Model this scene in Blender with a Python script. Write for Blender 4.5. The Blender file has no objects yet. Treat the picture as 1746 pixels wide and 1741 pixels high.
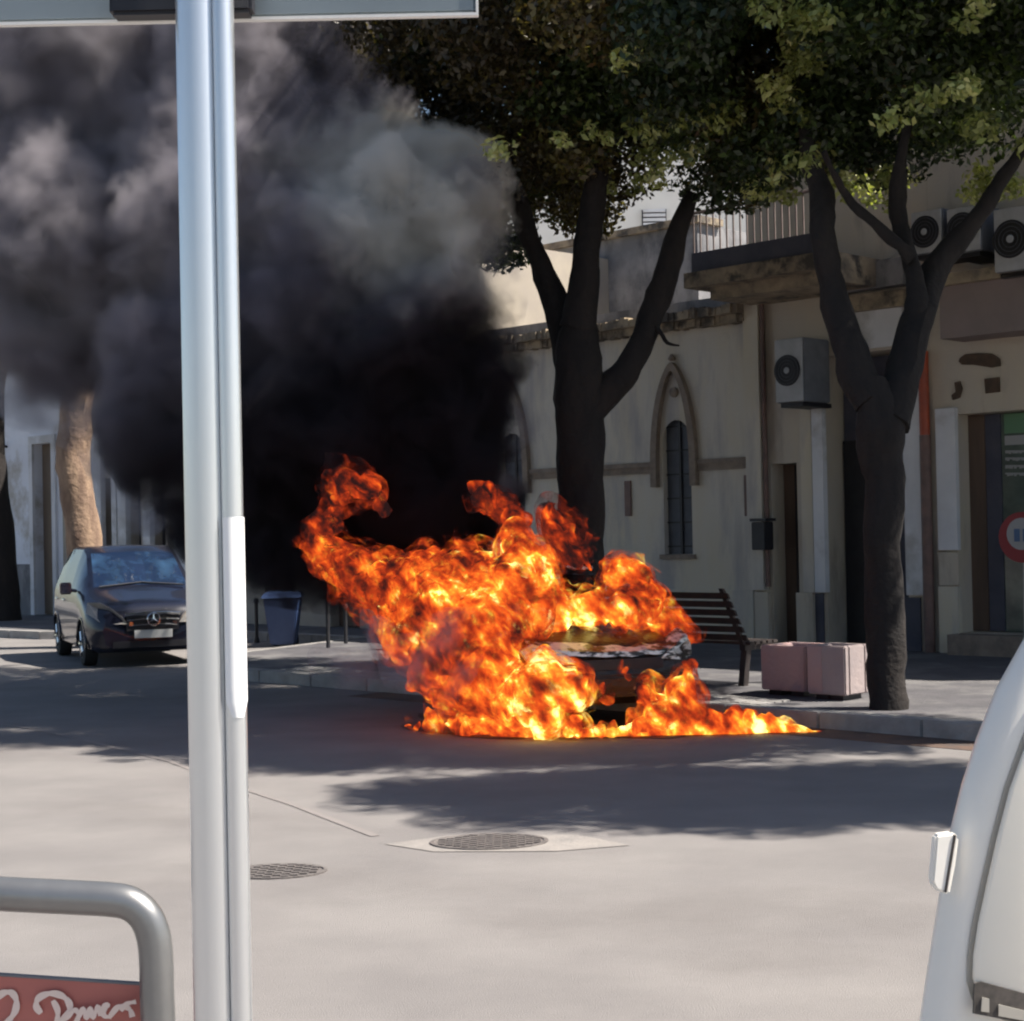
import bpy, bmesh, math, random
import numpy as np
from mathutils import Vector, Matrix, Euler, noise as mn

random.seed(7)
rng = np.random.default_rng(7)
R = math.radians
scene = bpy.context.scene
col = scene.collection

# ------------------------------------------------------------------ camera
F, CX, CY = 2800.0, 873.0, 870.5
cam_d = bpy.data.cameras.new("camera")
cam = bpy.data.objects.new("camera", cam_d)
col.objects.link(cam)
scene.camera = cam
cam_d.sensor_width = 36
cam_d.lens = 36 * F / 1746
cam_d.clip_start = 0.1
cam_d.clip_end = 2000
EYE = Vector((0, 0, 1.75))
PITCH, ROLL = math.atan(37.5 / F), R(-1.2)
CM = Matrix.Rotation(math.pi / 2 + PITCH, 3, 'X') @ Matrix.Rotation(ROLL, 3, 'Z')
cam.matrix_world = Matrix.Translation(EYE) @ CM.to_4x4()
cam_d.dof.use_dof = False

# ------------------------------------------------------------------ light
SUN_AZ = R(-6)          # from +X towards the camera side
SUN_EL = R(53)
S = Vector((math.cos(SUN_AZ) * math.cos(SUN_EL), math.sin(SUN_AZ) * math.cos(SUN_EL), math.sin(SUN_EL)))
ld = bpy.data.lights.new("sun", 'SUN')
ld.energy = 5.0
ld.angle = R(0.6)
ld.color = (1.0, 0.93, 0.83)
sun = bpy.data.objects.new("sun", ld)
sun.rotation_euler = S.to_track_quat('Z', 'Y').to_euler()
col.objects.link(sun)
world = bpy.data.worlds.new("World")
scene.world = world
world.use_nodes = True
wn = world.node_tree
bg = wn.nodes["Background"]
sky = wn.nodes.new("ShaderNodeTexSky")
sky.sky_type = 'NISHITA'
sky.sun_disc = False
sky.sun_elevation = SUN_EL
sky.sun_rotation = math.atan2(S.x, S.y)
wn.links.new(sky.outputs[0], bg.inputs[0])
bg.inputs[1].default_value = 0.062
scene.view_settings.view_transform = 'Standard'
scene.view_settings.look = 'None'
scene.view_settings.exposure = 1.05
scene.view_settings.gamma = 1
scene.cycles.max_bounces = 8
scene.cycles.diffuse_bounces = 3
scene.cycles.glossy_bounces = 2
scene.cycles.transmission_bounces = 4
scene.cycles.transparent_max_bounces = 48
scene.cycles.volume_bounces = 2
scene.cycles.volume_max_steps = 160
scene.cycles.use_adaptive_sampling = True
scene.cycles.adaptive_threshold = 0.03
scene.cycles.use_denoising = True
scene.cycles.filter_width = 2.2

# ------------------------------------------------------------------ measuring helpers
def ray(px, py):
    return CM @ Vector(((px - CX) / F, -(py - CY) / F, -1))
def at(px, py, Y):                       # the point seen at (px, py) that is Y metres out
    d = ray(px, py)
    return EYE + d * (Y / d.y)
def gp(px, py, z=0.0):                   # point on the ground
    d = ray(px, py)
    return EYE + d * ((z - EYE.z) / d.z)
U = Vector((-math.sqrt(.5), math.sqrt(.5), 0))     # along the street, away to the left
N = Vector((math.sqrt(.5), math.sqrt(.5), 0))      # from the road towards the houses
WALL = 18.46
def wp(px, py, n=WALL):                  # (s, z) on a plane parallel to the facades
    d = ray(px, py)
    t = n / d.dot(N)
    p = EYE + d * t
    return p.dot(U), p.z
def sn(s, n, z=0.0):
    return U * s + N * n + Vector((0, 0, z))

# ------------------------------------------------------------------ object helpers
def props(o, label=None, cat=None, group=None, kind=None):
    if label: o['label'] = label
    if cat: o['category'] = cat
    if group: o['group'] = group
    if kind: o['kind'] = kind
    return o
def empty(name, loc, label, cat, group=None, rz=0):
    o = bpy.data.objects.new(name, None)
    o.location = loc
    o.rotation_euler = (0, 0, rz)
    col.objects.link(o)
    return props(o, label, cat, group)
def mesh_obj(name, me, m=None, parent=None, smooth=False, world_coords=True):
    o = bpy.data.objects.new(name, me)
    col.objects.link(o)
    if m is not None and not me.materials: me.materials.append(m)
    if smooth:
        me.polygons.foreach_set('use_smooth', [True] * len(me.polygons))
    if parent is not None:
        o.parent = parent
        if world_coords:
            def wm(q):
                b = Matrix.Translation(q.location) @ q.rotation_euler.to_matrix().to_4x4()
                return b if q.parent is None else wm(q.parent) @ q.matrix_parent_inverse @ b
            o.matrix_parent_inverse = wm(parent).inverted()
    return o
class MB:
    """collects shapes, then links them as one mesh object"""
    def __init__(s): s.v = []; s.f = []
    def add(s, vs, fs):
        b = len(s.v)
        s.v += [tuple(v) for v in vs]
        s.f += [tuple(i + b for i in f) for f in fs]
    def hexa(s, c):                      # 8 corners: bottom 4 ccw, top 4 ccw
        s.add(c, [(3, 2, 1, 0), (4, 5, 6, 7), (0, 1, 5, 4), (1, 2, 6, 5), (2, 3, 7, 6), (3, 0, 4, 7)])
    def box(s, x0, x1, y0, y1, z0, z1, fr=None):
        c = [(x0, y0, z0), (x1, y0, z0), (x1, y1, z0), (x0, y1, z0), (x0, y0, z1), (x1, y0, z1), (x1, y1, z1), (x0, y1, z1)]
        if fr: c = [fr(*p) for p in c]
        s.hexa(c)
    def sbox(s, s0, s1, n0, n1, z0, z1): # box in street coordinates
        s.box(s0, s1, n0, n1, z0, z1, lambda a, b, c: sn(a, b, c))
    def tube(s, pts, rad, seg=10, caps=True):
        pts = [Vector(p) for p in pts]
        n = len(pts)
        rads = rad if isinstance(rad, (list, tuple)) else [rad] * n
        b = len(s.v)
        up = None
        for i, p in enumerate(pts):
            t = (pts[min(i + 1, n - 1)] - pts[max(i - 1, 0)]).normalized()
            if up is None:
                up = t.orthogonal().normalized()
            up = (up - t * up.dot(t)).normalized()
            w = t.cross(up)
            for k in range(seg):
                a = 2 * math.pi * k / seg
                s.v.append(tuple(p + (up * math.cos(a) + w * math.sin(a)) * rads[i]))
        for i in range(n - 1):
            for k in range(seg):
                a, c = b + i * seg + k, b + i * seg + (k + 1) % seg
                s.f.append((a, c, c + seg, a + seg))
        if caps:
            s.f.append(tuple(b + k for k in range(seg))[::-1])
            s.f.append(tuple(b + (n - 1) * seg + k for k in range(seg)))
    def lathe(s, prof, origin, axis, seg=24):   # prof: (radius, along)
        axis = Vector(axis).normalized()
        a1 = axis.orthogonal().normalized(); a2 = axis.cross(a1)
        b = len(s.v)
        for r, h in prof:
            for k in range(seg):
                a = 2 * math.pi * k / seg
                s.v.append(tuple(Vector(origin) + axis * h + (a1 * math.cos(a) + a2 * math.sin(a)) * r))
        for i in range(len(prof) - 1):
            for k in range(seg):
                a, c = b + i * seg + k, b + i * seg + (k + 1) % seg
                s.f.append((a, c, c + seg, a + seg))
        s.f.append(tuple(b + k for k in range(seg)))
        s.f.append(tuple(b + (len(prof) - 1) * seg + k for k in range(seg)))
    def prism(s, poly, off):             # polygon (3-D points) swept by a vector
        n = len(poly); off = Vector(off)
        vs = [Vector(p) for p in poly] + [Vector(p) + off for p in poly]
        s.add(vs, [tuple(range(n))[::-1], tuple(range(n, 2 * n))] + [(i, (i + 1) % n, (i + 1) % n + n, i + n) for i in range(n)])
    def build(s, name, m=None, parent=None, smooth=False, bevel=0, world_coords=True):
        me = bpy.data.meshes.new(name)
        me.from_pydata(s.v, [], s.f)
        bm = bmesh.new(); bm.from_mesh(me)
        bmesh.ops.recalc_face_normals(bm, faces=bm.faces)
        if bevel:
            bmesh.ops.bevel(bm, geom=[e for e in bm.edges if e.calc_face_angle(0) > 0.5], offset=bevel, segments=2, affect='EDGES', clamp_overlap=True)
        bm.to_mesh(me); bm.free()
        if smooth:
            me.polygons.foreach_set('use_smooth', [True] * len(me.polygons))
            me.set_sharp_from_angle(angle=R(38))
        return mesh_obj(name, me, m, parent, False, world_coords)

# ------------------------------------------------------------------ materials
MATS = {}
def nn(nt, kind, **kw):
    n = nt.nodes.new(kind)
    for k, v in kw.items():
        if k.startswith('i_'):
            n.inputs[k[2:].replace('_', ' ')].default_value = v
        else:
            setattr(n, k, v)
    return n
def mat(name, c1, c2=None, scale=3.0, rough=0.8, metal=0.0, bump=0.0, bscale=40.0, stretch=(1, 1, 1), spec=0.5,
        c3=None, s3=0.6, detail=5.0, lo=0.35, hi=0.65, coat=0.0, stretch3=(1, 1, 1), t3=(0.5, 0.62)):
    m = bpy.data.materials.new(name); m.use_nodes = True
    nt = m.node_tree; L = nt.links
    b = nt.nodes["Principled BSDF"]
    b.inputs['Roughness'].default_value = rough
    b.inputs['Metallic'].default_value = metal
    b.inputs['Specular IOR Level'].default_value = spec
    b.inputs['Coat Weight'].default_value = coat
    b.inputs['Base Color'].default_value = (*c1, 1)
    tc = nn(nt, 'ShaderNodeTexCoord')
    if c2:
        mp = nn(nt, 'ShaderNodeMapping'); mp.inputs['Scale'].default_value = stretch
        L.new(tc.outputs['Object'], mp.inputs[0])
        n1 = nn(nt, 'ShaderNodeTexNoise', i_Scale=scale, i_Detail=detail, i_Roughness=0.6)
        L.new(mp.outputs[0], n1.inputs['Vector'])
        r = nn(nt, 'ShaderNodeMapRange'); r.inputs[1].default_value = lo; r.inputs[2].default_value = hi
        L.new(n1.outputs[0], r.inputs[0])
        mx = nn(nt, 'ShaderNodeMix', data_type='RGBA')
        mx.inputs[6].default_value = (*c1, 1); mx.inputs[7].default_value = (*c2, 1)
        L.new(r.outputs[0], mx.inputs[0])
        out = mx.outputs[2]
        if c3:
            mp3 = nn(nt, 'ShaderNodeMapping'); mp3.inputs['Scale'].default_value = stretch3
            mp3.inputs['Location'].default_value = (3.1, 7.7, 1.3)
            L.new(tc.outputs['Object'], mp3.inputs[0])
            n3 = nn(nt, 'ShaderNodeTexNoise', i_Scale=s3, i_Detail=6.0, i_Roughness=0.65)
            L.new(mp3.outputs[0], n3.inputs['Vector'])
            r3 = nn(nt, 'ShaderNodeMapRange'); r3.inputs[1].default_value = t3[0]; r3.inputs[2].default_value = t3[1]
            L.new(n3.outputs[0], r3.inputs[0])
            m3 = nn(nt, 'ShaderNodeMix', data_type='RGBA'); m3.inputs[7].default_value = (*c3, 1)
            L.new(r3.outputs[0], m3.inputs[0]); L.new(out, m3.inputs[6])
            out = m3.outputs[2]
        L.new(out, b.inputs['Base Color'])
    if bump:
        nb = nn(nt, 'ShaderNodeTexNoise', i_Scale=bscale, i_Detail=4.0)
        L.new(tc.outputs['Object'], nb.inputs['Vector'])
        bp = nn(nt, 'ShaderNodeBump', i_Strength=bump, i_Distance=0.02)
        L.new(nb.outputs[0], bp.inputs['Height']); L.new(bp.outputs[0], b.inputs['Normal'])
    MATS[name] = m
    return m
mat('asphalt', (.178, .166, .163), (.225, .21, .203), .9, .85, bump=.4, bscale=150, c3=(.155, .142, .137), s3=.45, stretch=(.9, 1, 1), stretch3=(.8, 1, 1), t3=(.50, .74), detail=12)
mat('concrete_patch', (.29, .265, .245), (.215, .20, .19), 4, .9, bump=.3)
mat('seam', (.222, .20, .192), (.198, .18, .173), 2, .9)
mat('iron', (.145, .13, .125), (.20, .18, .17), 14, .7, .3, bump=.4, bscale=60)
mat('kerbstone', (.33, .32, .31), (.24, .23, .22), 5, .85, bump=.3)
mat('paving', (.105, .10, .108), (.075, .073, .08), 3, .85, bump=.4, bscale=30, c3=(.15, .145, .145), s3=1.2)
mat('gutter', (.16, .09, .06), (.07, .055, .05), 2.5, .9, bump=.4)
mat('shade_patch', (.07, .062, .06), (.12, .11, .105), 2, .8)
mat('cream', (.62, .58, .52), (.62, .55, .42), .8, .9, bump=.25, bscale=25, stretch=(1.6, 1.6, .5), c3=(.44, .41, .39), s3=1.3, stretch3=(1.5, 1.5, .35), t3=(.48, .66))
mat('cream_warm', (.56, .49, .38), (.50, .45, .39), 1.4, .9, bump=.2, bscale=25, stretch=(1, 1, .5), c3=(.36, .31, .26), s3=1.5, stretch3=(1.4, 1.4, .35), t3=(.55, .72))
mat('grey_wall', (.30, .295, .30), (.17, .17, .18), 1.6, .9, bump=.3, c3=(.11, .11, .12), s3=1.3, stretch3=(1, 1, .5))
mat('cornice', (.40, .32, .22), (.17, .14, .11), 3.2, .9, bump=.6, bscale=12, c3=(.08, .07, .06), s3=2.4)
mat('stone_trim', (.30, .24, .19), (.20, .16, .13), 6, .85, bump=.3)
mat('white_plaster', (.74, .74, .76), (.62, .62, .64), 1.2, .9, bump=.1, c3=(.48, .47, .46), s3=.9)
mat('left_white', (.78, .80, .86), (.70, .71, .76), 1.0, .9, c3=(.45, .42, .38), s3=.6)
mat('beige_wall', (.42, .37, .30), (.34, .30, .26), 1.2, .9)
mat('fascia', (.27, .215, .205), (.22, .18, .17), 1.5, .85, bump=.15)
mat('brown_wood', (.13, .085, .06), (.09, .06, .045), 5, .6, stretch=(1, 1, .15))
mat('brown_door', (.17, .125, .085), (.13, .095, .07), 5, .6, stretch=(1, 1, .15))
mat('dark_stone', (.055, .058, .085), (.085, .085, .11), 2.5, .7, bump=.6, bscale=8)
mat('dark', (.012, .012, .016), (.02, .02, .024), 5, .5)
mat('shutter', (.09, .10, .12), (.06, .065, .08), 5, .6)
mat('red_pipe', (.42, .08, .03), (.30, .06, .03), 5, .5)
mat('rust_pipe', (.20, .12, .10), (.13, .085, .075), 6, .6)
mat('ac_white', (.44, .45, .47), (.34, .35, .36), 4, .5)
mat('ac_side', (.17, .18, .20), (.12, .13, .15), 4, .5)
mat('planter_pink', (.44, .29, .27), (.38, .28, .28), 2.2, .9, bump=.35, bscale=20, c3=(.30, .24, .27), s3=1.6)
mat('planter_grey', (.38, .31, .30), (.32, .27, .27), 2.5, .9, bump=.35, bscale=20)
mat('bench_wood', (.035, .028, .028), (.055, .042, .038), 8, .6, stretch=(1, 1, .2))
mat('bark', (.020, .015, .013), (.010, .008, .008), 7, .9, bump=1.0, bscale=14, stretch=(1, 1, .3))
mat('bark_sunlit', (.32, .22, .15), (.17, .11, .08), 6, .9, bump=1.0, bscale=12, stretch=(1, 1, .3))  # bark colour lightened to carry the sunlight on the leaning trunk
mat('aluminium', (.80, .82, .84), (.70, .71, .72), 2, .30, .85, stretch=(1, 1, .1), c3=(.38, .36, .33), s3=1.3, t3=(.62, .72))
mat('galvanised', (.30, .30, .30), (.25, .25, .25), 8, .38, .75)
mat('sign_back', (.25, .29, .31), (.22, .255, .27), 3, .45, .3)
mat('sign_rim', (.75, .74, .72), None, rough=.4)
mat('black_plastic', (.012, .012, .018), (.02, .02, .025), 10, .5)
mat('reflector', (.92, .92, .92), None, rough=.3)
mat('panel_red', (.50, .16, .13), (.45, .14, .12), 5, .5)
mat('lettering', (.86, .68, .60), None, rough=.5)
mat('van_white', (.92, .88, .81), (.89, .85, .78), 1.5, .38, coat=.1)
mat('van_cream', (.92, .86, .75), (.90, .84, .73), 1.2, .4, coat=.1)
mat('van_seam', (.42, .39, .34), None, rough=.7)
mat('van_recess', (.10, .085, .075), (.05, .045, .04), 30, .7)
mat('dark_paint', (.006, .008, .020), (.010, .012, .026), 2, .25, .1, coat=.6)
mat('car_glass', (.010, .020, .050), (.03, .07, .14), 2.6, .05, spec=.8, lo=.5, hi=.75)
mat('chrome', (.80, .80, .80), None, rough=.15, metal=1)
mat('tyre', (.012, .012, .012), (.02, .02, .02), 8, .85)
mat('lamp_glass', (.42, .38, .33), (.32, .29, .26), 8, .15, .3)
mat('plate', (.68, .68, .66), None, rough=.4)
mat('charred', (.008, .007, .007), (.03, .024, .02), 5, .38, bump=.5, bscale=25, c3=(.22, .21, .20), s3=7, t3=(.62, .68))
mat('ash_glint_metal', (.80, .78, .72), (.04, .035, .03), 8, .3, .3, bump=.5, bscale=18, lo=.46, hi=.55, stretch=(.7, .7, 2))  # white streaks put a reflection into the dark metal's colour
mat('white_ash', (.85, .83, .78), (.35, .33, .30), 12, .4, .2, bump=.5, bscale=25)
mat('blue_plastic', (.03, .06, .16), (.04, .075, .18), 4, .5)
mat('shop_glass', (.06, .075, .07), (.16, .20, .16), 1.5, .1)
mat('sticker_white', (.36, .36, .36), None, rough=.5)
mat('sticker_red', (.26, .03, .035), None, rough=.5)
mat('reflection_green', (.12, .25, .14), None, rough=.5)
mat('sticker_blue', (.08, .14, .26), None, rough=.5)
mat('sign_brown', (.10, .06, .035), (.06, .04, .025), 9, .7)
mat('house_pale', (.74, .72, .68), (.68, .66, .62), 1.0, .9)

# ------------------------------------------------------------------ ground, road, pavement
g = MB()
g.add([(-300, -40, 0), (300, -40, 0), (300, 400, 0), (-300, 400, 0)], [(0, 1, 2, 3)])
props(g.build('road', MATS['asphalt']), 'sunlit grey asphalt road with soft tree shadows', 'road', kind='structure')

def plate(poly, z0, z1):
    m = MB(); m.prism([Vector((p.x, p.y, z0)) for p in poly], (0, 0, z1 - z0)); return m
KERB = [(-12, 11.9), (17.3, 11.9), (19.2, 13.6), (20.2, 16.7), (25.0, 16.7), (27.0, 14.9), (31, 14.6), (70, 14.6)]
inner = [(a, b + .22) for a, b in KERB]
poly = [sn(a, b) for a, b in inner] + [sn(70, 19.5), sn(-12, 19.5)]
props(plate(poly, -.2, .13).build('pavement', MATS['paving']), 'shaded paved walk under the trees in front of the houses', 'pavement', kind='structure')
kb = MB()
for (a, b), (c, d) in zip(KERB[:-1], KERB[1:]):
    nseg = max(1, int(abs(c - a) / 1.0))
    for i in range(nseg):
        t0, t1 = i / nseg, (i + 1) / nseg
        p0, p1 = a + (c - a) * t0, a + (c - a) * t1
        q0, q1 = b + (d - b) * t0, b + (d - b) * t1
        kb.hexa([sn(p0 + .008, q0, -.1), sn(p1, q1, -.1), sn(p1, q1 + .22, -.1), sn(p0 + .008, q0 + .22, -.1),
                 sn(p0 + .008, q0, .142), sn(p1, q1, .142), sn(p1, q1 + .22, .142), sn(p0 + .008, q0 + .22, .142)])
props(kb.build('kerb', MATS['kerbstone'], bevel=.01), 'worn pale kerbstones along the edge of the pavement', 'kerb', kind='structure')
gt = plate([sn(-12, 11.4), sn(14.0, 11.4), sn(14.0, 11.895), sn(-12, 11.895)], -.1, .004)
props(gt.build('gutter', MATS['gutter']), 'rusty brown gutter strip at the foot of the kerb', 'gutter', kind='structure')
# root pit strip of pale cobbles by the right tree
cb = MB()
for i in range(60):
    for j in range(4):
        s_, n_ = 9.0 + i * .12 + random.uniform(-.01, .01), 12.14 + j * .115
        cb.sbox(s_, s_ + .105, n_, n_ + .1, .12, .142 + random.uniform(0, .008))
props(cb.build('cobble_strip', MATS['kerbstone']), 'strip of small pale cobbles between kerb and tree', 'cobbles', kind='structure')

def blotch(cx, cy, rx, ry, z, seed, k=.25, n=48):
    m = MB(); vs = []
    for i in range(n):
        a = 2 * math.pi * i / n
        q = 1 + k * mn.fractal(Vector((math.cos(a) * 1.5, math.sin(a) * 1.5, seed)), 1, 2, 4)
        vs.append((cx + rx * q * math.cos(a), cy + ry * q * math.sin(a), z))
    m.add(vs, [tuple(range(n))]); return m
props(blotch(.7, 15.3, 1.9, 1.45, .008, 3.3).build('car_shade_patch', MATS['shade_patch']), 'dark patch painted on the asphalt as shade under the blazing car', 'painted shade', kind='structure')  # shade under the car, laid on the road as a darker sheet

# concrete patch, manholes, seams
pc = [gp(x, y, .004) for x, y in ((655, 1439), (770, 1424), (985, 1423), (1075, 1441), (950, 1451), (740, 1452))]
m_ = MB(); m_.add(pc, [tuple(range(6))])
props(m_.build('concrete_patch', MATS['concrete_patch']), 'pale concrete square let into the asphalt round the larger manhole', 'patch', kind='structure')
def manhole(c, r, label, z=.008):
    t = empty('manhole_cover', (c.x, c.y, 0), label, 'manhole cover')
    a = MB(); a.lathe([(r, 0), (r, z + .004), (r * .93, z + .004), (r * .92, z - .002)], (c.x, c.y, 0), (0, 0, 1), 40)
    a.build('rim', MATS['iron'], t)
    b = MB()
    k = int(r * 2 / .045)
    for i in range(k):
        for j in range(k):
            x, y = -r + (i + .5) * .045, -r + (j + .5) * .045
            if x * x + y * y < (r * .88) ** 2 and (i + j) % 2 == 0:
                b.box(c.x + x - .019, c.x + x + .019, c.y + y - .019, c.y + y + .019, z - .001, z + .007)
    b.build('lid_studs', MATS['iron'], t)
    for ch in t.children:
        for v in ch.data.vertices: v.co.y = c.y + (v.co.y - c.y) * .70
    return t
c0 = gp(834, 1437); manhole(c0, .335, 'round cast iron manhole cover set in a pale concrete patch')
c1 = gp(470, 1487); manhole(c1, .27, 'small round iron cover in the asphalt right beside the metal post', .005)
def strip(pts, w, z, name, m, label, cat):
    mm = MB(); P = [gp(x, y, z) for x, y in pts]
    vs = []
    for i, p in enumerate(P):
        t = (P[min(i + 1, len(P) - 1)] - P[max(i - 1, 0)]).normalized()
        n_ = Vector((-t.y, t.x, 0)) * w * (.6 + .5 * random.random())
        vs += [p + n_, p - n_]
    mm.add(vs, [(2 * i, 2 * i + 1, 2 * i + 3, 2 * i + 2) for i in range(len(P) - 1)])
    return props(mm.build(name, MATS[m]), label, cat, kind='structure')
strip([(-40, 1228), (60, 1243), (170, 1268), (290, 1298), (400, 1340), (500, 1372), (640, 1425)], .032, .004, 'road_seam', 'seam', 'faint pale repair seam running across the asphalt', 'road seam')

# ------------------------------------------------------------------ facades
def wall_mesh(s0, s1, z0, z1, n, holes=(), depth=.35, thick=.5):
    """front skin in street coordinates with rectangular openings and their reveals"""
    mb = MB()
    ss = sorted(set([s0, s1] + [h[0] for h in holes] + [h[1] for h in holes]))
    zs = sorted(set([z0, z1] + [h[2] for h in holes] + [h[3] for h in holes]))
    ss = [a for a in ss if s0 <= a <= s1]; zs = [a for a in zs if z0 <= a <= z1]
    def inh(a, c): return any(h[0] < a < h[1] and h[2] < c < h[3] for h in holes)
    for a, b in zip(ss[:-1], ss[1:]):
        for c, d in zip(zs[:-1], zs[1:]):
            if not inh((a + b) / 2, (c + d) / 2):
                mb.add([sn(a, n, c), sn(b, n, c), sn(b, n, d), sn(a, n, d)], [(0, 1, 2, 3)])
    for h in holes:
        a, b, c, d = h[:4]
        e = n + depth
        mb.add([sn(a, n, c), sn(a, e, c), sn(a, e, d), sn(a, n, d)], [(0, 1, 2, 3)])
        mb.add([sn(b, n, c), sn(b, e, c), sn(b, e, d), sn(b, n, d)], [(0, 1, 2, 3)])
        mb.add([sn(a, n, d), sn(b, n, d), sn(b, e, d), sn(a, e, d)], [(0, 1, 2, 3)])
        mb.add([sn(a, n, c), sn(b, n, c), sn(b, e, c), sn(a, e, c)], [(0, 1, 2, 3)])
        mb.add([sn(a, e, c), sn(b, e, c), sn(b, e, d), sn(a, e, d)], [(0, 1, 2, 3)])
    t = n + max(thick, depth + .1)
    mb.add([sn(s0, n, z0), sn(s0, t, z0), sn(s0, t, z1), sn(s0, n, z1)], [(0, 1, 2, 3)])
    mb.add([sn(s1, n, z0), sn(s1, t, z0), sn(s1, t, z1), sn(s1, n, z1)], [(0, 1, 2, 3)])
    mb.add([sn(s0, n, z1), sn(s1, n, z1), sn(s1, t, z1), sn(s0, t, z1)], [(0, 1, 2, 3)])
    mb.add([sn(s0, t, z0), sn(s1, t, z0), sn(s1, t, z1), sn(s0, t, z1)], [(0, 1, 2, 3)])
    return mb
def rc(x0, y0, x1, y1, n=WALL):          # rectangle measured on the facade -> s0, s1, z0, z1
    a, zt = wp((x0 + x1) / 2, y0, n); b, zb = wp((x0 + x1) / 2, y1, n)
    ym = (y0 + y1) / 2
    s1 = wp(x0, ym, n)[0]; s0 = wp(x1, ym, n)[0]
    return s0, s1, zb, zt
def sb(x0, y0, x1, y1, n0, n1):          # box in front of the facade
    m = MB(); a, b, c, d = rc(x0, y0, x1, y1, n0); m.sbox(a, b, n0, n1, c, d); return m

# --- low cream house with pointed arch window
B0, B1 = wp(1283, 800)[0], wp(800, 800)[0]
ZB = wp(1180, 548)[1]
chapel = empty('old_house', sn((B0 + B1) / 2, WALL, 0), 'low weathered cream house with pointed arch window behind the left tree', 'house')
w_s0, w_s1, w_z0, w_z1 = rc(1131, 716, 1179, 945)
w2 = (w_s0 + 3.35, w_s1 + 3.35, w_z0, w_z1)
holes = [(w_s0, w_s1, w_z0, w_z1), w2]
wm = wall_mesh(B0, B1, 0, ZB, WALL, holes, .3)
def spandrel(mb, s0, s1, z1, n):
    rr = (s1 - s0) / 2; cs = (s0 + s1) / 2; cz = z1 - rr * 1.25
    for sg in (-1, 1):
        arc = [sn(cs + sg * rr * math.cos(a), n, cz + rr * 1.25 * math.sin(a)) for a in np.linspace(0, math.pi / 2, 9)]
        corner = sn(cs + sg * rr, n, z1)
        for i in range(8): mb.add([corner, arc[i], arc[i + 1]], [(0, 1, 2)])
for h in holes: spandrel(wm, h[0], h[1], h[3], WALL + .004)
wm.build('wall', MATS['cream'], chapel)
def ogive(s0, s1, zspring, zapex, n, parent):
    cs, hw = (s0 + s1) / 2, (s1 - s0) / 2
    H = zapex - zspring
    path = []
    for i in range(15):
        t = i / 14
        path.append((-hw * math.cos(t * math.pi / 2) ** 1.35, zspring + H * math.sin(t * math.pi / 2) ** .92))
    full = path + [(-a, b) for a, b in path[::-1][1:]]
    full = [(-hw, zspring - .25)] + full + [(hw, zspring - .25)]
    mb = MB(); th = .11
    for i in range(len(full) - 1):
        (a, b), (c, d) = full[i], full[i + 1]
        def inn(a, b):
            k = 1 - th / hw
            return (a * k, zspring + (b - zspring) * (1 - th * 1.1 / H) if b > zspring else b)
        e, f = inn(a, b); g_, h = inn(c, d)
        mb.hexa([sn(cs + a, n - .09, b), sn(cs + c, n - .09, d), sn(cs + c, n, d), sn(cs + a, n, b),
                 sn(cs + e, n - .09, f), sn(cs + g_, n - .09, h), sn(cs + g_, n, h), sn(cs + e, n, f)])
    mb.build('arch_moulding', MATS['stone_trim'], parent)
    z = MB(); z.lathe([(.03, -.03), (.06, 0), (.02, .07)], sn(cs, n - .045, zapex + .05), (0, 0, 1), 8); z.build('finial', MATS['stone_trim'], parent)
    o = MB(); o.lathe([(.075, 0), (.075, .03), (.03, .05)], sn(cs, n, zspring + H * .72), -N, 8)
    o.build('rosette', MATS['stone_trim'], parent)
osp = rc(1113, 618, 1190, 800)
for k in (0, 3.35):
    ogive(osp[0] + k, osp[1] + k, osp[2], osp[3], WALL, chapel)
for h in holes:
    f_ = MB()
    f_.sbox(h[0], h[1], WALL + .10, WALL + .26, h[2], h[3])
    win = f_.build('window', MATS['shutter'], chapel)
    b_ = MB(); cs = (h[0] + h[1]) / 2
    b_.sbox(cs - .02, cs + .02, WALL + .07, WALL + .10, h[2], h[3])
    for q in np.linspace(h[2] + .1, h[3] - .1, 6): b_.sbox(h[0], h[1], WALL + .08, WALL + .10, q, q + .025)
    b_.build('glazing_bar', MATS['dark'], win)
    s_ = MB(); s_.sbox(h[0] - .06, h[1] + .06, WALL - .05, WALL + .18, h[2] - .07, h[2] - .002); s_.build('sill', MATS['stone_trim'], chapel)
zc = wp(1230, 790)[1]
cs_ = MB()
for a, b in ((B0 + .01, osp[0]), (osp[1], osp[0] + 3.35), (osp[1] + 3.35, B1)):
    cs_.sbox(a, b, WALL - .06, WALL, zc, zc + .07); cs_.sbox(a, b, WALL - .035, WALL, zc - .09, zc)
cs_.build('string_course', MATS['stone_trim'], chapel)
zd = wp(1250, 1006)[1]
dd = MB(); dd.sbox(B0, B1, WALL - .05, WALL, .13, zd); dd.build('plinth', MATS['cream'], chapel)
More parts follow.
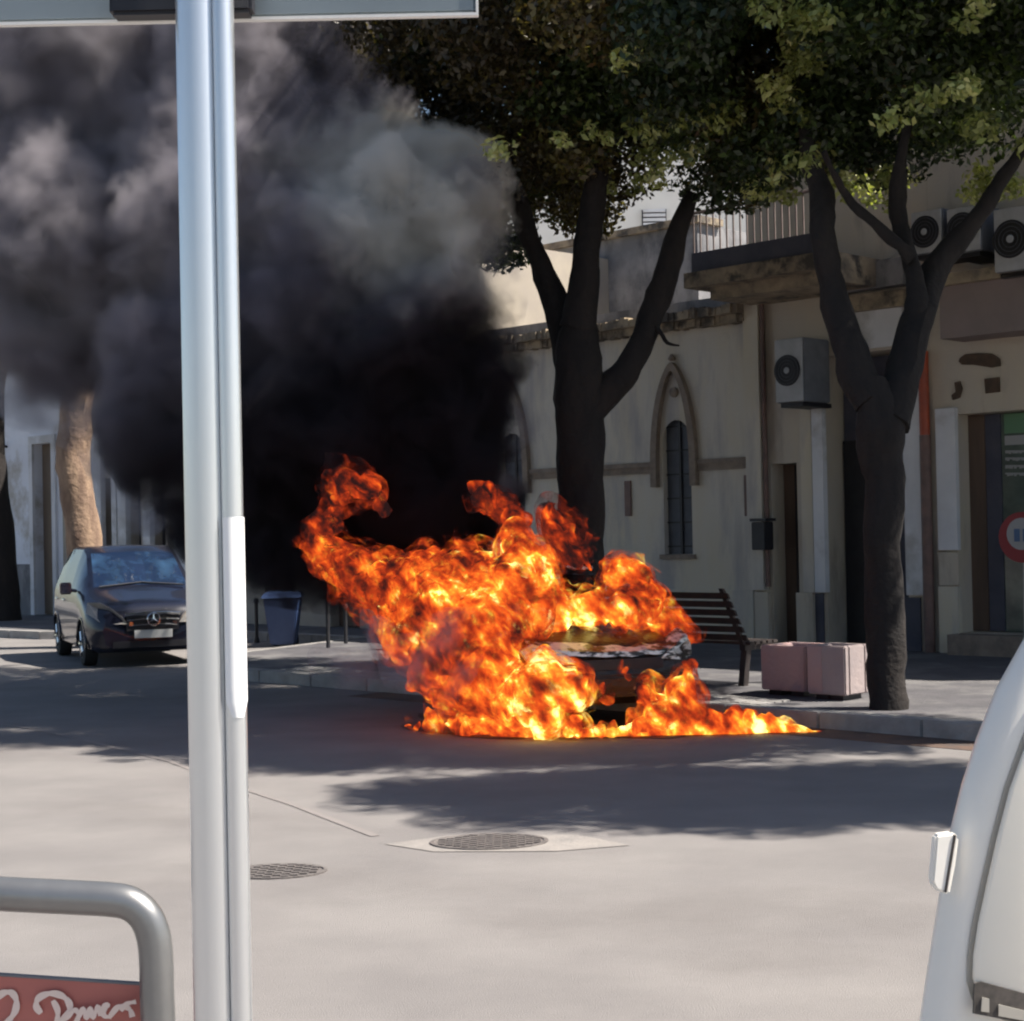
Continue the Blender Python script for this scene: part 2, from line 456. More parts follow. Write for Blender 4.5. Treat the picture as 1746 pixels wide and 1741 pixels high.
# worn cornice
cn = MB(); ns = 70
for i in range(ns):
    a = B0 + (B1 - B0) * i / ns; b = B0 + (B1 - B0) * (i + 1) / ns
    d1 = .28 + .10 * mn.noise(Vector((i * .35, 0, 0))); h1 = .12 + .07 * mn.noise(Vector((i * .5, 3, 0)))
    cn.sbox(a, b, WALL - d1, WALL + .2, ZB, ZB + h1)
    cn.sbox(a, b, WALL - d1 * .55, WALL + .2, ZB - .1 - .03 * random.random(), ZB - .002)
cn.build('cornice', MATS['cornice'], chapel)
par = MB(); par.sbox(B0, B1, WALL + .25, WALL + .5, ZB + .1, ZB + .34); par.build('parapet', MATS['grey_wall'], chapel)
for px, y0, y1 in ((1072, 820, 880), (1276, 810, 880)):
    st = MB(); a, b, c, d = rc(px - 5, y0, px + 5, y1); st.sbox(a, b, WALL - .03, WALL - .001, c, d)
    st.build('iron_bracket', MATS['rust_pipe'], chapel)

# --- grey house set back behind, taller
gN = 22.0
g0, g1 = wp(1190, 450, gN)[0], wp(905, 450, gN)[0]
gz = wp(1060, 405, gN)[1]
gh = empty('grey_house', sn((g0 + g1) / 2, gN, 0), 'taller dull grey house rising behind the low cream house', 'house')
wall_mesh(g0, g1, 0, gz, gN, (), .1, 3).build('wall', MATS['grey_wall'], gh)
t_ = MB(); t_.sbox(g0 - .1, g1 + .1, gN - .1, gN + .6, gz, gz + .12); t_.build('coping', MATS['cornice'], gh)
bN = 20.5
b0, b1 = wp(900, 520, bN)[0], wp(770, 520, bN)[0]
bz = wp(830, 462, bN)[1]
bh = empty('beige_house', sn((b0 + b1) / 2, bN, 0), 'beige house top showing between the smoke and the left tree', 'house')
wall_mesh(b0, b1 + 8, 0, bz, bN, (), .1, 3).build('wall', MATS['beige_wall'], bh)
t_ = MB(); t_.sbox(b0 - .1, b1 + 8.1, bN - .15, bN + .6, bz, bz + .16); t_.build('coping', MATS['cornice'], bh)

# --- pale sunlit house far behind with shutters
fh = empty('pale_house', (6, 44, 0), 'bright pale far house with a louvred window seen under the leaves', 'house')
hw_ = MB(); hw_.box(-4, 12, 44, 50, 0, 13); hw_.build('wall', MATS['house_pale'], fh)
p0, p1 = at(1094, 358, 43.9), at(1137, 402, 43.9)
fr_ = MB(); fr_.box(p0.x, p1.x, 43.88, 43.95, p1.z, p0.z)
wf = fr_.build('window', MATS['dark'], fh)
lv = MB()
kz = np.linspace(p1.z + .05, p0.z - .05, 6)
for q in kz: lv.box(p0.x + .03, p1.x - .03, 43.80, 43.87, q - .03, q + .05)
lv.build('louvre', MATS['white_plaster'], wf)

# --- right house
A1, A0 = wp(1283, 800)[0], wp(1592, 800)[0]
ZA = 7.4
hA = empty('town_house', sn((A0 + A1) / 2, WALL, 0), 'cream town house with balcony, air conditioner and dark entrance behind the right tree', 'house')
rec = rc(1408, 600, 1546, 1128); dr = rc(1318, 790, 1362, 1120)
rec = (rec[0], rec[1], .13, rec[3]); dr = (dr[0], dr[1], .13, dr[3])
wall_mesh(A0, A1 - .003, 0, ZA, WALL, [rec, dr], .55, 4).build('wall', MATS['cream_warm'], hA)
e = MB(); e.sbox(rec[0] + .02, rec[1] - .02, WALL + .45, WALL + .54, .14, rec[3] - .02)
ent = e.build('entrance', MATS['dark_stone'], hA)
e = MB()
for i in range(10):
    for j in range(3):
        z0 = .2 + i * .32
        if z0 + .28 > rec[3]: continue
        w = (rec[1] - rec[0] - .04) * .45 / 3
        e.sbox(rec[0] + .03 + j * w, rec[0] + .03 + (j + 1) * w - .02, WALL + .42, WALL + .45, z0, z0 + .29)
e.build('rusticated_block', MATS['dark_stone'], ent, bevel=.01)
e = MB(); e.sbox(rec[1] - .42, rec[1] - .03, WALL + .40, WALL + .448, .14, rec[3] * .72); e.build('door', MATS['dark'], hA)
e = MB(); e.sbox(dr[0] + .01, dr[1] - .01, WALL + .28, WALL + .34, .14, dr[3] - .01)
dw = e.build('door', MATS['brown_wood'], hA)
e = MB(); e.sbox((dr[0] + dr[1]) / 2 - .01, (dr[0] + dr[1]) / 2 + .01, WALL + .262, WALL + .28, .14, dr[3] - .02); e.build('meeting_rail', MATS['dark'], dw)
def pil(x0, y0, x1, y1, d, m, name='pilaster', par=hA):
    sb(x0, y0, x1, y1, WALL - d, WALL - .001).build(name, MATS[m], par)
pil(1271, 508, 1296, 1006, .12, 'cream'); pil(1268, 500, 1300, 516, .16, 'cornice', 'capital')
pil(1386, 688, 1404, 1010, .10, 'white_plaster'); pil(1366, 694, 1385, 1010, .05, 'cream')
pil(1541, 640, 1572, 1015, .10, 'white_plaster')
pil(1287, 1009, 1310, 1096, .09, 'cream_warm', 'plinth_block'); pil(1358, 1011, 1386, 1096, .09, 'cream_warm', 'plinth_block')
pil(1388, 1012, 1404, 1100, .03, 'dark_stone', 'plinth_block'); pil(1545, 1019, 1570, 1110, .03, 'dark_stone', 'plinth_block')
# grey panel over the entrance
pil(1425, 530, 1538, 594, .05, 'white_plaster', 'lintel_panel'); pil(1420, 500, 1540, 528, .14, 'cornice', 'lintel')
pil(1422, 446, 1540, 492, .22, 'grey_wall', 'upper_panel')
# drain pipe
a, z1_ = wp(1304, 512); _, z0_ = wp(1312, 1000)
p = MB(); p.tube([sn(a, WALL - .07, z0_), sn(a, WALL - .07, z1_)], .035, 10); p.build('drain_pipe', MATS['rust_pipe'], hA, True)
# red pipe
a, zt = wp(1580, 600); _, zm = wp(1584, 742); _, zb = wp(1588, 1118)
p = MB(); p.tube([sn(a, WALL - .09, zm), sn(a, WALL - .09, zt)], .065, 12); p.build('red_pipe', MATS['red_pipe'], hA, True)
p = MB(); p.tube([sn(a, WALL - .09, .13), sn(a, WALL - .09, zm - .003)], .07, 12); p.build('lower_pipe', MATS['rust_pipe'], hA, True)
# balcony
a0, _ = wp(1415, 470, 17.2); a1, zbal = wp(1166, 492, 17.2)
bal = MB(); bal.sbox(a0, a1, 17.2, WALL, zbal, zbal + .20)
bs = bal.build('balcony', MATS['cornice'], hA)
bb = MB(); bb.sbox(a0, a1 - .25, 17.45, WALL, zbal - .16, zbal - .002); bb.build('soffit_moulding', MATS['cornice'], bs)
sk = MB(); sk.sbox(a0 + .05, a1 - .1, 17.25, 17.31, zbal + .202, zbal + .46); sk.build('kick_panel', MATS['dark_stone'], bs)
rl = MB()
k = a0 + .1
while k < a1 - .1:
    rl.tube([sn(k, 17.28, zbal + .46), sn(k, 17.28, zbal + 1.0)], .012, 6); k += .11
rl.tube([sn(a0, 17.28, zbal + 1.0), sn(a1 - .08, 17.28, zbal + 1.0)], .025, 8)
rl.build('railing', MATS['fascia'], bs)
e = MB(); e.sbox(a1 - .9, a1 - .2, WALL - .02, WALL - .001, zbal + .3, zbal + 2.1)
# letterbox
lb = sb(1281, 890, 1304, 938, WALL - .33, WALL - .125); lbo = lb.build('letterbox', MATS['black_plastic'], None, bevel=.01)
props(lbo, 'small dark letterbox fixed to the corner pilaster of the cream house', 'letterbox')
li = sb(1278, 884, 1305, 889, WALL - .36, WALL - .122); li.build('lid', MATS['black_plastic'], lbo)

# --- shop on the far right
C1, C0 = A0, wp(1746, 800)[0] - 5
hC = empty('shop_building', sn(C0, WALL, 0), 'yellow shop front with brown emblems above a brown and glass entrance', 'shop')
op = rc(1634, 702, 1746, 1092); op = (C0 + 1.5, op[1], .38, op[3])
wall_mesh(C0, C1 - .003, 0, ZA, WALL, [op], .5, 4).build('wall', MATS['cream_warm'], hC)
fs = MB(); zf0 = wp(1660, 572, 17.9)[1]; zf1 = wp(1660, 482, 17.9)[1]
fs.sbox(C0, wp(1602, 520, 17.9)[0], 17.9, WALL, zf0, zf1); fs.build('fascia_beam', MATS['fascia'], hC)
fs = MB(); fs.sbox(C0, wp(1602, 520, 17.9)[0] - .02, 17.8, WALL, zf1 + .002, zf1 + .14); fs.build('ledge', MATS['cornice'], hC)
pil(1597, 696, 1630, 938, .08, 'white_plaster', 'pilaster', hC)
pil(1601, 942, 1634, 998, .08, 'cream_warm', 'pilaster_base', hC); pil(1601, 1000, 1634, 1116, .10, 'cream', 'pilaster_base', hC)
s_a = wp(1634, 900, WALL + .3)[0]; s_b = wp(1682, 900, WALL + .3)[0]; s_c = wp(1708, 900, WALL + .3)[0]
e = MB(); e.sbox(s_b, s_a + .25, WALL + .3, WALL + .35, .39, op[3] - .01); e.build('shutter', MATS['brown_wood'], hC)
e = MB(); e.sbox(s_c, s_b - .003, WALL + .32, WALL + .36, .39, op[3] - .01); e.build('side_panel', MATS['dark_stone'], hC)
e = MB(); e.sbox(op[0], s_c - .003, WALL + .34, WALL + .36, .39, op[3] - .01); gl = e.build('glass_door', MATS['shop_glass'], hC)
def decal(x0, y0, x1, y1, m, name, n=WALL + .33):
    sb(x0, y0, x1, y1, n, n + .008).build(name, MATS[m], gl)
decal(1712, 704, 1760, 738, 'reflection_green', 'green_reflection')  # green reflection in the glass, laid on as a coloured decal
decal(1713, 742, 1760, 758, 'sticker_white', 'notice')
for yy in (768, 780, 793, 806):
    lt = MB(); xx = 1714
    while xx < 1748:
        hgt = random.choice((3, 5, 6)); a, b, c, d = rc(xx, yy, xx + 4, yy + hgt, WALL + .33); lt.sbox(a, b, WALL + .33, WALL + .336, c, d); xx += 3
    lt.build('text_line', MATS['sticker_white'], gl)
e = MB(); e.sbox(C0, wp(1640, 1100)[0], WALL - .35, WALL + .5, .13, .378); e.build('step', MATS['stone_trim'], hC)
def plane_poly(pts, m, name, parent, n=WALL, d=.03):
    mm = MB(); mm.prism([sn(*[wp(x, y, n - d)[0]], n - d, wp(x, y, n - d)[1]) for x, y in pts], N * (d - .002)); mm.build(name, MATS[m], parent)
plane_poly([(1637, 610), (1645, 604), (1668, 602), (1690, 603), (1704, 612), (1705, 624), (1690, 627), (1660, 622), (1640, 622), (1634, 616)], 'sign_brown', 'emblem', hC)
plane_poly([(1678, 646), (1703, 643), (1704, 668), (1680, 671)], 'sign_brown', 'emblem', hC)
plane_poly([(1627, 652), (1636, 650), (1640, 662), (1636, 678), (1624, 682), (1622, 674), (1629, 668)], 'sign_brown', 'emblem', hC)
# round sign on a thin stand in front of the glass
sgn = empty('stand_sign', sn(wp(1722, 1090, 18.0)[0], 18.0, .13), 'round red and white sign on a thin stand before the shop glass', 'sign')
a_, zz = wp(1746, 916, 18.0)
q = MB(); q.tube([sn(a_ + .03, 18.0, .13), sn(a_, 18.0, zz)], .012, 8); q.build('stand', MATS['galvanised'], sgn)
q = MB(); q.lathe([(.30, 0), (.30, .02)], sn(a_, 17.97, zz), -N, 28); q.build('disc', MATS['sticker_red'], sgn)
q = MB(); q.lathe([(.19, 0), (.19, .006)], sn(a_, 17.945, zz + .04), -N, 24); q.build('disc_face', MATS['sticker_white'], sgn)
q = MB()
for k in (-.09, .02): q.sbox(a_ + k, a_ + k + .07, 17.93, 17.938, zz - .05, zz + .10)
q.build('figures', MATS['sticker_blue'], sgn)

# --- air conditioners
def ac(px0, y0, px1, y1, n_front, dep, label, group=None, face='ac_white'):
    a, b, c, d = rc(px0, y0, px1, y1, n_front)
    t = empty('air_conditioner', sn((a + b) / 2, n_front + dep / 2, c), label, 'air conditioner', group)
    m = MB(); m.sbox(a, b, n_front + .02, n_front + dep, c, d); m.build('casing', MATS['ac_side'], t, bevel=.015)
    m = MB(); m.sbox(a + .01, b - .01, n_front - .0, n_front + .018, c + .01, d - .01); m.build('front_panel', MATS[face], t)
    cs, cz, rr = (a * .45 + b * .55), (c + d) / 2, min((d - c) * .46, (b - a) * .46)
    m = MB(); m.lathe([(rr, 0), (rr, .01)], sn(cs, n_front - .001, cz), -N, 28); g_ = m.build('fan_grille', MATS['dark'], t)
    m = MB()
    for k in range(1, 5):
        r_ = rr * k / 4.6
        ring = [sn(cs + r_ * math.cos(q), n_front - .018, cz + r_ * math.sin(q)) for q in np.linspace(0, 2 * math.pi, 25)]
        m.tube(ring, .004, 5, False)
    m.build('guard_ring', MATS['shutter'], g_)
    m = MB(); m.lathe([(rr * .22, 0), (rr * .18, .015)], sn(cs, n_front - .015, cz), -N, 14); m.build('hub', MATS['ac_white'], g_)
    m = MB(); m.sbox(a + .05, b - .05, n_front + .05, WALL, c - .06, c - .004); m.build('bracket', MATS['dark'], t)
ac(1321, 577, 1369, 686, 17.75, .62, 'air conditioner with a dark side mounted above the brown doorway')
ac(1553, 358, 1606, 432, 17.75, .5, 'pale air conditioner on the upper ledge seen between the forks of the right tree', 'air conditioners on the upper ledge')
ac(1614, 352, 1672, 430, 17.75, .5, 'middle air conditioner of the three on the upper ledge, behind a branch', 'air conditioners on the upper ledge')
ac(1694, 352, 1760, 462, 17.75, .5, 'larger air conditioner on the upper ledge at the right edge', 'air conditioners on the upper ledge')

# --- left houses
L0, L1 = wp(106, 850)[0], wp(-60, 850)[0]
hl = empty('white_house', sn((L0 + L1) / 2, WALL, 0), 'bluish white house with a tall brown portal at the left edge', 'house')
ld_ = rc(60, 756, 92, 1010); ld_ = (ld_[0], ld_[1], .13, ld_[3])
wall_mesh(L0, L1, 0, 7.6, WALL, [ld_], .4, 4).build('wall', MATS['left_white'], hl)
e = MB(); e.sbox(ld_[0], ld_[1], WALL + .2, WALL + .3, .14, ld_[3]); e.build('door', MATS['brown_door'], hl)
e = MB()
e.sbox(ld_[0] - .16, ld_[0] - .003, WALL - .06, WALL - .001, .13, ld_[3] + .18); e.sbox(ld_[1] + .003, ld_[1] + .16, WALL - .06, WALL - .001, .13, ld_[3] + .18)
e.sbox(ld_[0] - .003, ld_[1] + .003, WALL - .06, WALL - .001, ld_[3] + .003, ld_[3] + .18); e.build('door_surround', MATS['white_plaster'], hl)
e = MB(); e.sbox(ld_[1] + .18, L1, WALL - .05, WALL - .001, .13, wp(40, 962)[1]); e.build('plinth', MATS['grey_wall'], hl)
e = MB(); a, zz = wp(12, 762); e.tube([sn(a, WALL, zz), sn(a, WALL - .4, zz + .1), sn(a, WALL - .55, zz - .15)], .03, 8); e.tube([sn(a, WALL - .55, zz - .15), sn(a, WALL - .55, zz - .45)], [.05, .14], 10)
wl = e.build('wall_lamp', MATS['dark'], None)
props(wl, 'dark bracket lantern on the bluish white wall at the left edge', 'lantern')
hg = empty('grey_town_house', sn(25, WALL, 0), 'smoke veiled grey house with white pilasters behind the dark car', 'house')
G0 = B1 + .01
hs = [rc(176, 815, 192, 935), rc(222, 790, 240, 935), rc(262, 830, 282, 935), rc(450, 760, 500, 1000), rc(560, 760, 610, 1000)]
hs = [(h[0], h[1], .9 if i in (1, 2) else .13, h[3]) for i, h in enumerate(hs)]
wall_mesh(G0, L0 - .003, 0, 6.6, WALL, hs, .4, 4).build('wall', MATS['beige_wall'], hg)
for i, h in enumerate(hs):
    e = MB(); e.sbox(h[0], h[1], WALL + .2, WALL + .3, h[2] + .01, h[3]); e.build('door' if i in (0, 3, 4) else 'window', MATS['brown_wood' if i in (0, 3, 4) else 'dark'], hg)
for x0, x1, y0 in ((156, 172, 738), (190, 198, 748), (200, 214, 745), (244, 256, 870), (296, 316, 870)):
    sb(x0, y0, x1, 1020, WALL - .12, WALL - .001).build('pilaster', MATS['white_plaster'], hg)

# ------------------------------------------------------------------ trees
def limb(mb, pts, r0, r1, seg=12, sub=5, wob=.05):
    P = [Vector(p) for p in pts]; out = []; rr = []
    n = len(P)
    for i in range(n - 1):
        a, b, c, d = P[max(i - 1, 0)], P[i], P[i + 1], P[min(i + 2, n - 1)]
        for k in range(sub):
            t = k / sub
            out.append(.5 * ((2 * b) + (c - a) * t + (2 * a - 5 * b + 4 * c - d) * t * t + (3 * b - a - 3 * c + d) * t ** 3))
    out.append(P[-1])
    m = len(out)
    if isinstance(r0, (list, tuple)):
        rr = list(np.interp(np.linspace(0, n - 1, m), range(n), r0))
    else:
        rr = [r0 + (r1 - r0) * i / (m - 1) for i in range(m)]
    b0 = len(mb.v)
    mb.tube(out, rr, seg)
    for i in range(b0, len(mb.v)):
        v = Vector(mb.v[i])
        q = mn.noise_vector(v * 2.2) * wob + mn.noise_vector(v * 7) * wob * .45
        mb.v[i] = tuple(v + q)
def leaf_mesh(name, clumps, n_per, size, seed, spread=1.0):
    """thousands of small folded leaves gathered in clumps"""
    r = np.random.default_rng(seed)
    C = np.array([c[:3] for c in clumps]); RR = np.array([c[3] for c in clumps])
    cnt = np.maximum((1.7 * n_per * (RR / RR.mean()) ** 2).astype(int), 10)
    idx = np.repeat(np.arange(len(C)), cnt)
    n = len(idx)
    n = len(idx); d = r.normal(size=(n, 3)); d /= np.linalg.norm(d, axis=1)[:, None]
    rad = r.random(n) ** .45
    P = C[idx] + d * (rad * RR[idx] * spread)[:, None] * np.array([1, 1, .72])
    nrm = d * .7 + r.normal(size=(n, 3)) * .6 + np.array([0, 0, .45]); nrm /= np.linalg.norm(nrm, axis=1)[:, None]
    t = np.cross(nrm, r.normal(size=(n, 3))); t /= np.linalg.norm(t, axis=1)[:, None]
    b = np.cross(nrm, t)
    sz = size * (.6 + .8 * r.random(n))[:, None]
    A = P - t * sz; B = P + b * sz * .5 + nrm * sz * .15; Cc = P + t * sz; D = P - b * sz * .5 + nrm * sz * .15
    V = np.stack([A, B, Cc, D], 1).reshape(-1, 3)
    me = bpy.data.meshes.new(name)
    me.vertices.add(4 * n); me.vertices.foreach_set('co', V.ravel())
    me.loops.add(4 * n); me.loops.foreach_set('vertex_index', np.arange(4 * n))
    me.polygons.add(n); me.polygons.foreach_set('loop_start', np.arange(n) * 4); me.polygons.foreach_set('loop_total', np.full(n, 4))
    me.update()
    at_ = me.attributes.new('tone', 'FLOAT', 'POINT')
    tn = np.repeat(r.random(n) * .5 + .5 * r.random(len(C))[idx], 4)
    at_.data.foreach_set('value', tn.astype(np.float32))
    return me
def leaf_mat(name, c1, c2, c3):
    m = bpy.data.materials.new(name); m.use_nodes = True; nt = m.node_tree; L = nt.links
    b = nt.nodes["Principled BSDF"]; b.inputs['Roughness'].default_value = .36; b.inputs['Specular IOR Level'].default_value = .5
    a = nn(nt, 'ShaderNodeAttribute', attribute_name='tone')
    cr = nn(nt, 'ShaderNodeValToRGB'); el = cr.color_ramp.elements
    el[0].position = .15; el[0].color = (*c1, 1); el[1].position = .6; el[1].color = (*c2, 1)
    e3 = el.new(.85); e3.color = (*c3, 1)
    L.new(a.outputs['Fac'], cr.inputs[0]); L.new(cr.outputs[0], b.inputs['Base Color'])
    tr = nn(nt, 'ShaderNodeBsdfTranslucent'); mx = nn(nt, 'ShaderNodeMixShader'); mx.inputs[0].default_value = .22
    br = nn(nt, 'ShaderNodeMix', data_type='RGBA', blend_type='MULTIPLY'); br.inputs[0].default_value = 1; br.inputs[7].default_value = (2.2, 2.4, .8, 1)
    L.new(cr.outputs[0], br.inputs[6]); L.new(br.outputs[2], tr.inputs[0])
    L.new(b.outputs[0], mx.inputs[1]); L.new(tr.outputs[0], mx.inputs[2]); L.new(mx.outputs[0], nt.nodes['Material Output'].inputs[0])
    return m
LEAF_G = leaf_mat('leaf_green', (.014, .024, .011), (.030, .046, .016), (.11, .15, .05))
LEAF_B = leaf_mat('leaf_brown', (.028, .022, .011), (.055, .040, .016), (.16, .13, .045))
def crown_clumps(c, rx, ry, rz, n, seed, zmin=None, rmin=.35, rmax=.75):
    r = random.Random(seed); out = []
    while len(out) < n:
        d = Vector((r.uniform(-1, 1), r.uniform(-1, 1), r.uniform(-1, 1)))
        if d.length > 1 or d.length < .25: continue
        wob = 1 + .22 * mn.noise(Vector(d) * 1.7 + Vector((seed, 0, 0)))
        p = Vector((c[0] + d.x * rx * wob, c[1] + d.y * ry * wob, c[2] + d.z * rz * wob))
        if zmin is not None and p.z < zmin + .25 * r.random(): p.z = zmin + .4 * r.random()
        out.append((p.x, p.y, p.z, r.uniform(rmin, rmax)))
    return out
def sun_sprigs(c, rx, ry, rz, n, seed, zmin):  # small clumps on the sunward side, coloured as sunlit leaves
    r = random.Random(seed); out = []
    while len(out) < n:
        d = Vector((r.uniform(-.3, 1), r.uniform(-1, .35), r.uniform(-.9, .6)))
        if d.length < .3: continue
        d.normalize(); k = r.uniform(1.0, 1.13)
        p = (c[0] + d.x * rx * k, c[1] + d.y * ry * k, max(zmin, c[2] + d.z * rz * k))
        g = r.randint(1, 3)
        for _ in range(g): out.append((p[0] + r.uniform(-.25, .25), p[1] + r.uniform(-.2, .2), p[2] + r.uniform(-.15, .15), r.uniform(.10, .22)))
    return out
LEAF_SUN = leaf_mat('leaf_sun_tint', (.14, .16, .05), (.32, .35, .12), (.55, .54, .27))  # sunlight on the leaves is put into this pale colour
def tree(name, limbs, label, bark, crowns, group='trees along the pavement', leafsize=.042):
    base = limbs[0][0][0]
    t = empty(name, base, label, 'tree', group)
    mb = MB(); limb(mb, limbs[0][0], limbs[0][1], limbs[0][2], 16, 6)
    tr = mb.build('trunk', MATS[bark], t, True)
    for pts, r0, r1 in limbs[1:]:
        mb = MB(); limb(mb, pts, r0, r1); mb.build('limb', MATS[bark], t, True)
    for i, (cl, lm, n_per, sd) in enumerate(crowns):
        o = mesh_obj('crown', leaf_mesh('crown', cl, n_per, leafsize, sd), lm, t)
    return t
# right tree (trunk forks at head height above the planters)
Yr = 14.5
P = lambda x, y, Y=Yr: at(x, y, Y)
b_ = gp(1510, 1208, .13) - Vector((0, 0, .05))
cr = (3.65, 15.3, 7.35)
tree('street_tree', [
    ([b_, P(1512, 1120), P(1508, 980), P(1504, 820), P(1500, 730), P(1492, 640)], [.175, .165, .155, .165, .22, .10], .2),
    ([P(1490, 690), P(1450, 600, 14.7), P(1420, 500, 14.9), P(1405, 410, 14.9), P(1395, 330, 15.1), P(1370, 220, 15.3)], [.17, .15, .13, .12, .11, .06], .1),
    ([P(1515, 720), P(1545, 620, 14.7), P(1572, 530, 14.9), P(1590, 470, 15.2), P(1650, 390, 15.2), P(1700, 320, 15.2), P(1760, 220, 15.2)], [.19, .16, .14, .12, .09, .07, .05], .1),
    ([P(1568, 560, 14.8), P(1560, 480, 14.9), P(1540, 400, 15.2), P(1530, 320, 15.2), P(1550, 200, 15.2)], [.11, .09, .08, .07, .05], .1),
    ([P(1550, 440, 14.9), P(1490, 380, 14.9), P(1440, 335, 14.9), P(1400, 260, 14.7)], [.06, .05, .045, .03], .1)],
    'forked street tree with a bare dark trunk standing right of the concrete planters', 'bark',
    [(crown_clumps(cr, 3.3, 2.4, 2.4, 135, 11, zmin=5.1), LEAF_G, 620, 5), (sun_sprigs(cr, 3.3, 2.9, 2.5, 150, 3, 5.1), LEAF_SUN, 34, 6)])
# left tree behind the fire
b_ = gp(992, 1172, .13)
Yl = 17.1
P = lambda x, y, Y=Yl: at(x, y, Y)
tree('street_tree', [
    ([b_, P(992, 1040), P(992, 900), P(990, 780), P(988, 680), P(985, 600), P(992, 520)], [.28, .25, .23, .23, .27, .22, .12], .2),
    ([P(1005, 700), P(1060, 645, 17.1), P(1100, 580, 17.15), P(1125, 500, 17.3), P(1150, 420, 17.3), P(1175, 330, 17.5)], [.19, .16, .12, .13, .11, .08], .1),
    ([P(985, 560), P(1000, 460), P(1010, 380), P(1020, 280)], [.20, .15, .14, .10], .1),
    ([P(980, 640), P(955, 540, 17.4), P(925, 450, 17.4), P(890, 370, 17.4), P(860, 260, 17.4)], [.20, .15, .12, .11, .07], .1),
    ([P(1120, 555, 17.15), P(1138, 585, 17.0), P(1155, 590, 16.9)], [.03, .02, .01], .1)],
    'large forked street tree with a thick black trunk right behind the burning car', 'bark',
    [(crown_clumps((1.4, 18.0, 7.6), 3.3, 3.3, 2.6, 130, 23, zmin=5.55), LEAF_B, 620, 8),
     (crown_clumps((2.2, 16.9, 7.3), 2.2, 2.0, 1.9, 40, 29, zmin=5.4), LEAF_G, 500, 9),
     (sun_sprigs((1.6, 17.6, 7.4), 3.2, 3.3, 2.4, 200, 4, 5.5), LEAF_SUN, 34, 7)])
# third tree, its trunk hidden by fire and smoke
tree('street_tree', [
    ([Vector((-1.35, 20.5, .13)), Vector((-1.3, 20.5, 2)), Vector((-1.4, 20.5, 3.6)), Vector((-1.3, 20.4, 5.5)), Vector((-1.2, 20.3, 7.5))], [.24, .2, .18, .15, .08], .1)],
    'tree with a blackened crown half swallowed by the smoke', 'bark',
    [(crown_clumps((-.9, 20.2, 7.4), 2.7, 2.7, 2.5, 80, 37, zmin=5.3), LEAF_G, 480, 12)])
# lit leaning trunk behind the dark car
Yq = 27.2
P = lambda x, y, Y=Yq: at(x, y, Y)
tree('street_tree', [
    ([P(152, 1085) * 1.0, P(150, 1000), P(140, 900), P(126, 800), P(128, 720), P(138, 640), P(150, 560)], [.33, .30, .29, .28, .26, .24, .18], .2),
    ([P(140, 640), P(100, 520), P(60, 400)], [.18, .12, .08], .1)],
    'leaning tree with a sunlit brown trunk behind the dark car', 'bark_sunlit',
    [(crown_clumps((-7.0, 27.2, 8.6), 3.2, 3.2, 2.6, 60, 41, zmin=6.3), LEAF_G, 420, 14)])
Yq = 34.5
P = lambda x, y, Y=Yq: at(x, y, Y)
tree('street_tree', [
    ([P(8, 1062), P(2, 960), P(-12, 820), P(-18, 700), P(-5, 600), P(30, 500)], [.36, .32, .30, .30, .28, .2], .2)],
    'dark tree trunk cut by the left edge of the picture', 'bark',
    [(crown_clumps((-10.3, 34.5, 9.5), 4, 4, 3, 60, 43, zmin=6.6), LEAF_G, 420, 16)])
# next trees of the row to the right, partly out of frame, their crowns shade the road
for i, (s_, n_, lab) in enumerate(((5.0, 13.3, 'leafy street tree whose crown enters at the upper right corner'), (1.9, 12.55, 'street tree standing beyond the right edge that shades the road'))):
    w_ = sn(s_, n_, .13)
    tree('street_tree', [([w_, w_ + Vector((0, 0, 2)), w_ + Vector((.1, 0, 3.6)), w_ + Vector((0, .1, 6.5))], [.22, .19, .2, .1], .1)],
         lab, 'bark', [(crown_clumps((w_.x, w_.y, 7.3), 2.7, 1.15, 2.0, 95, 51 + i, zmin=5.1), LEAF_G, 560, 20 + i)])

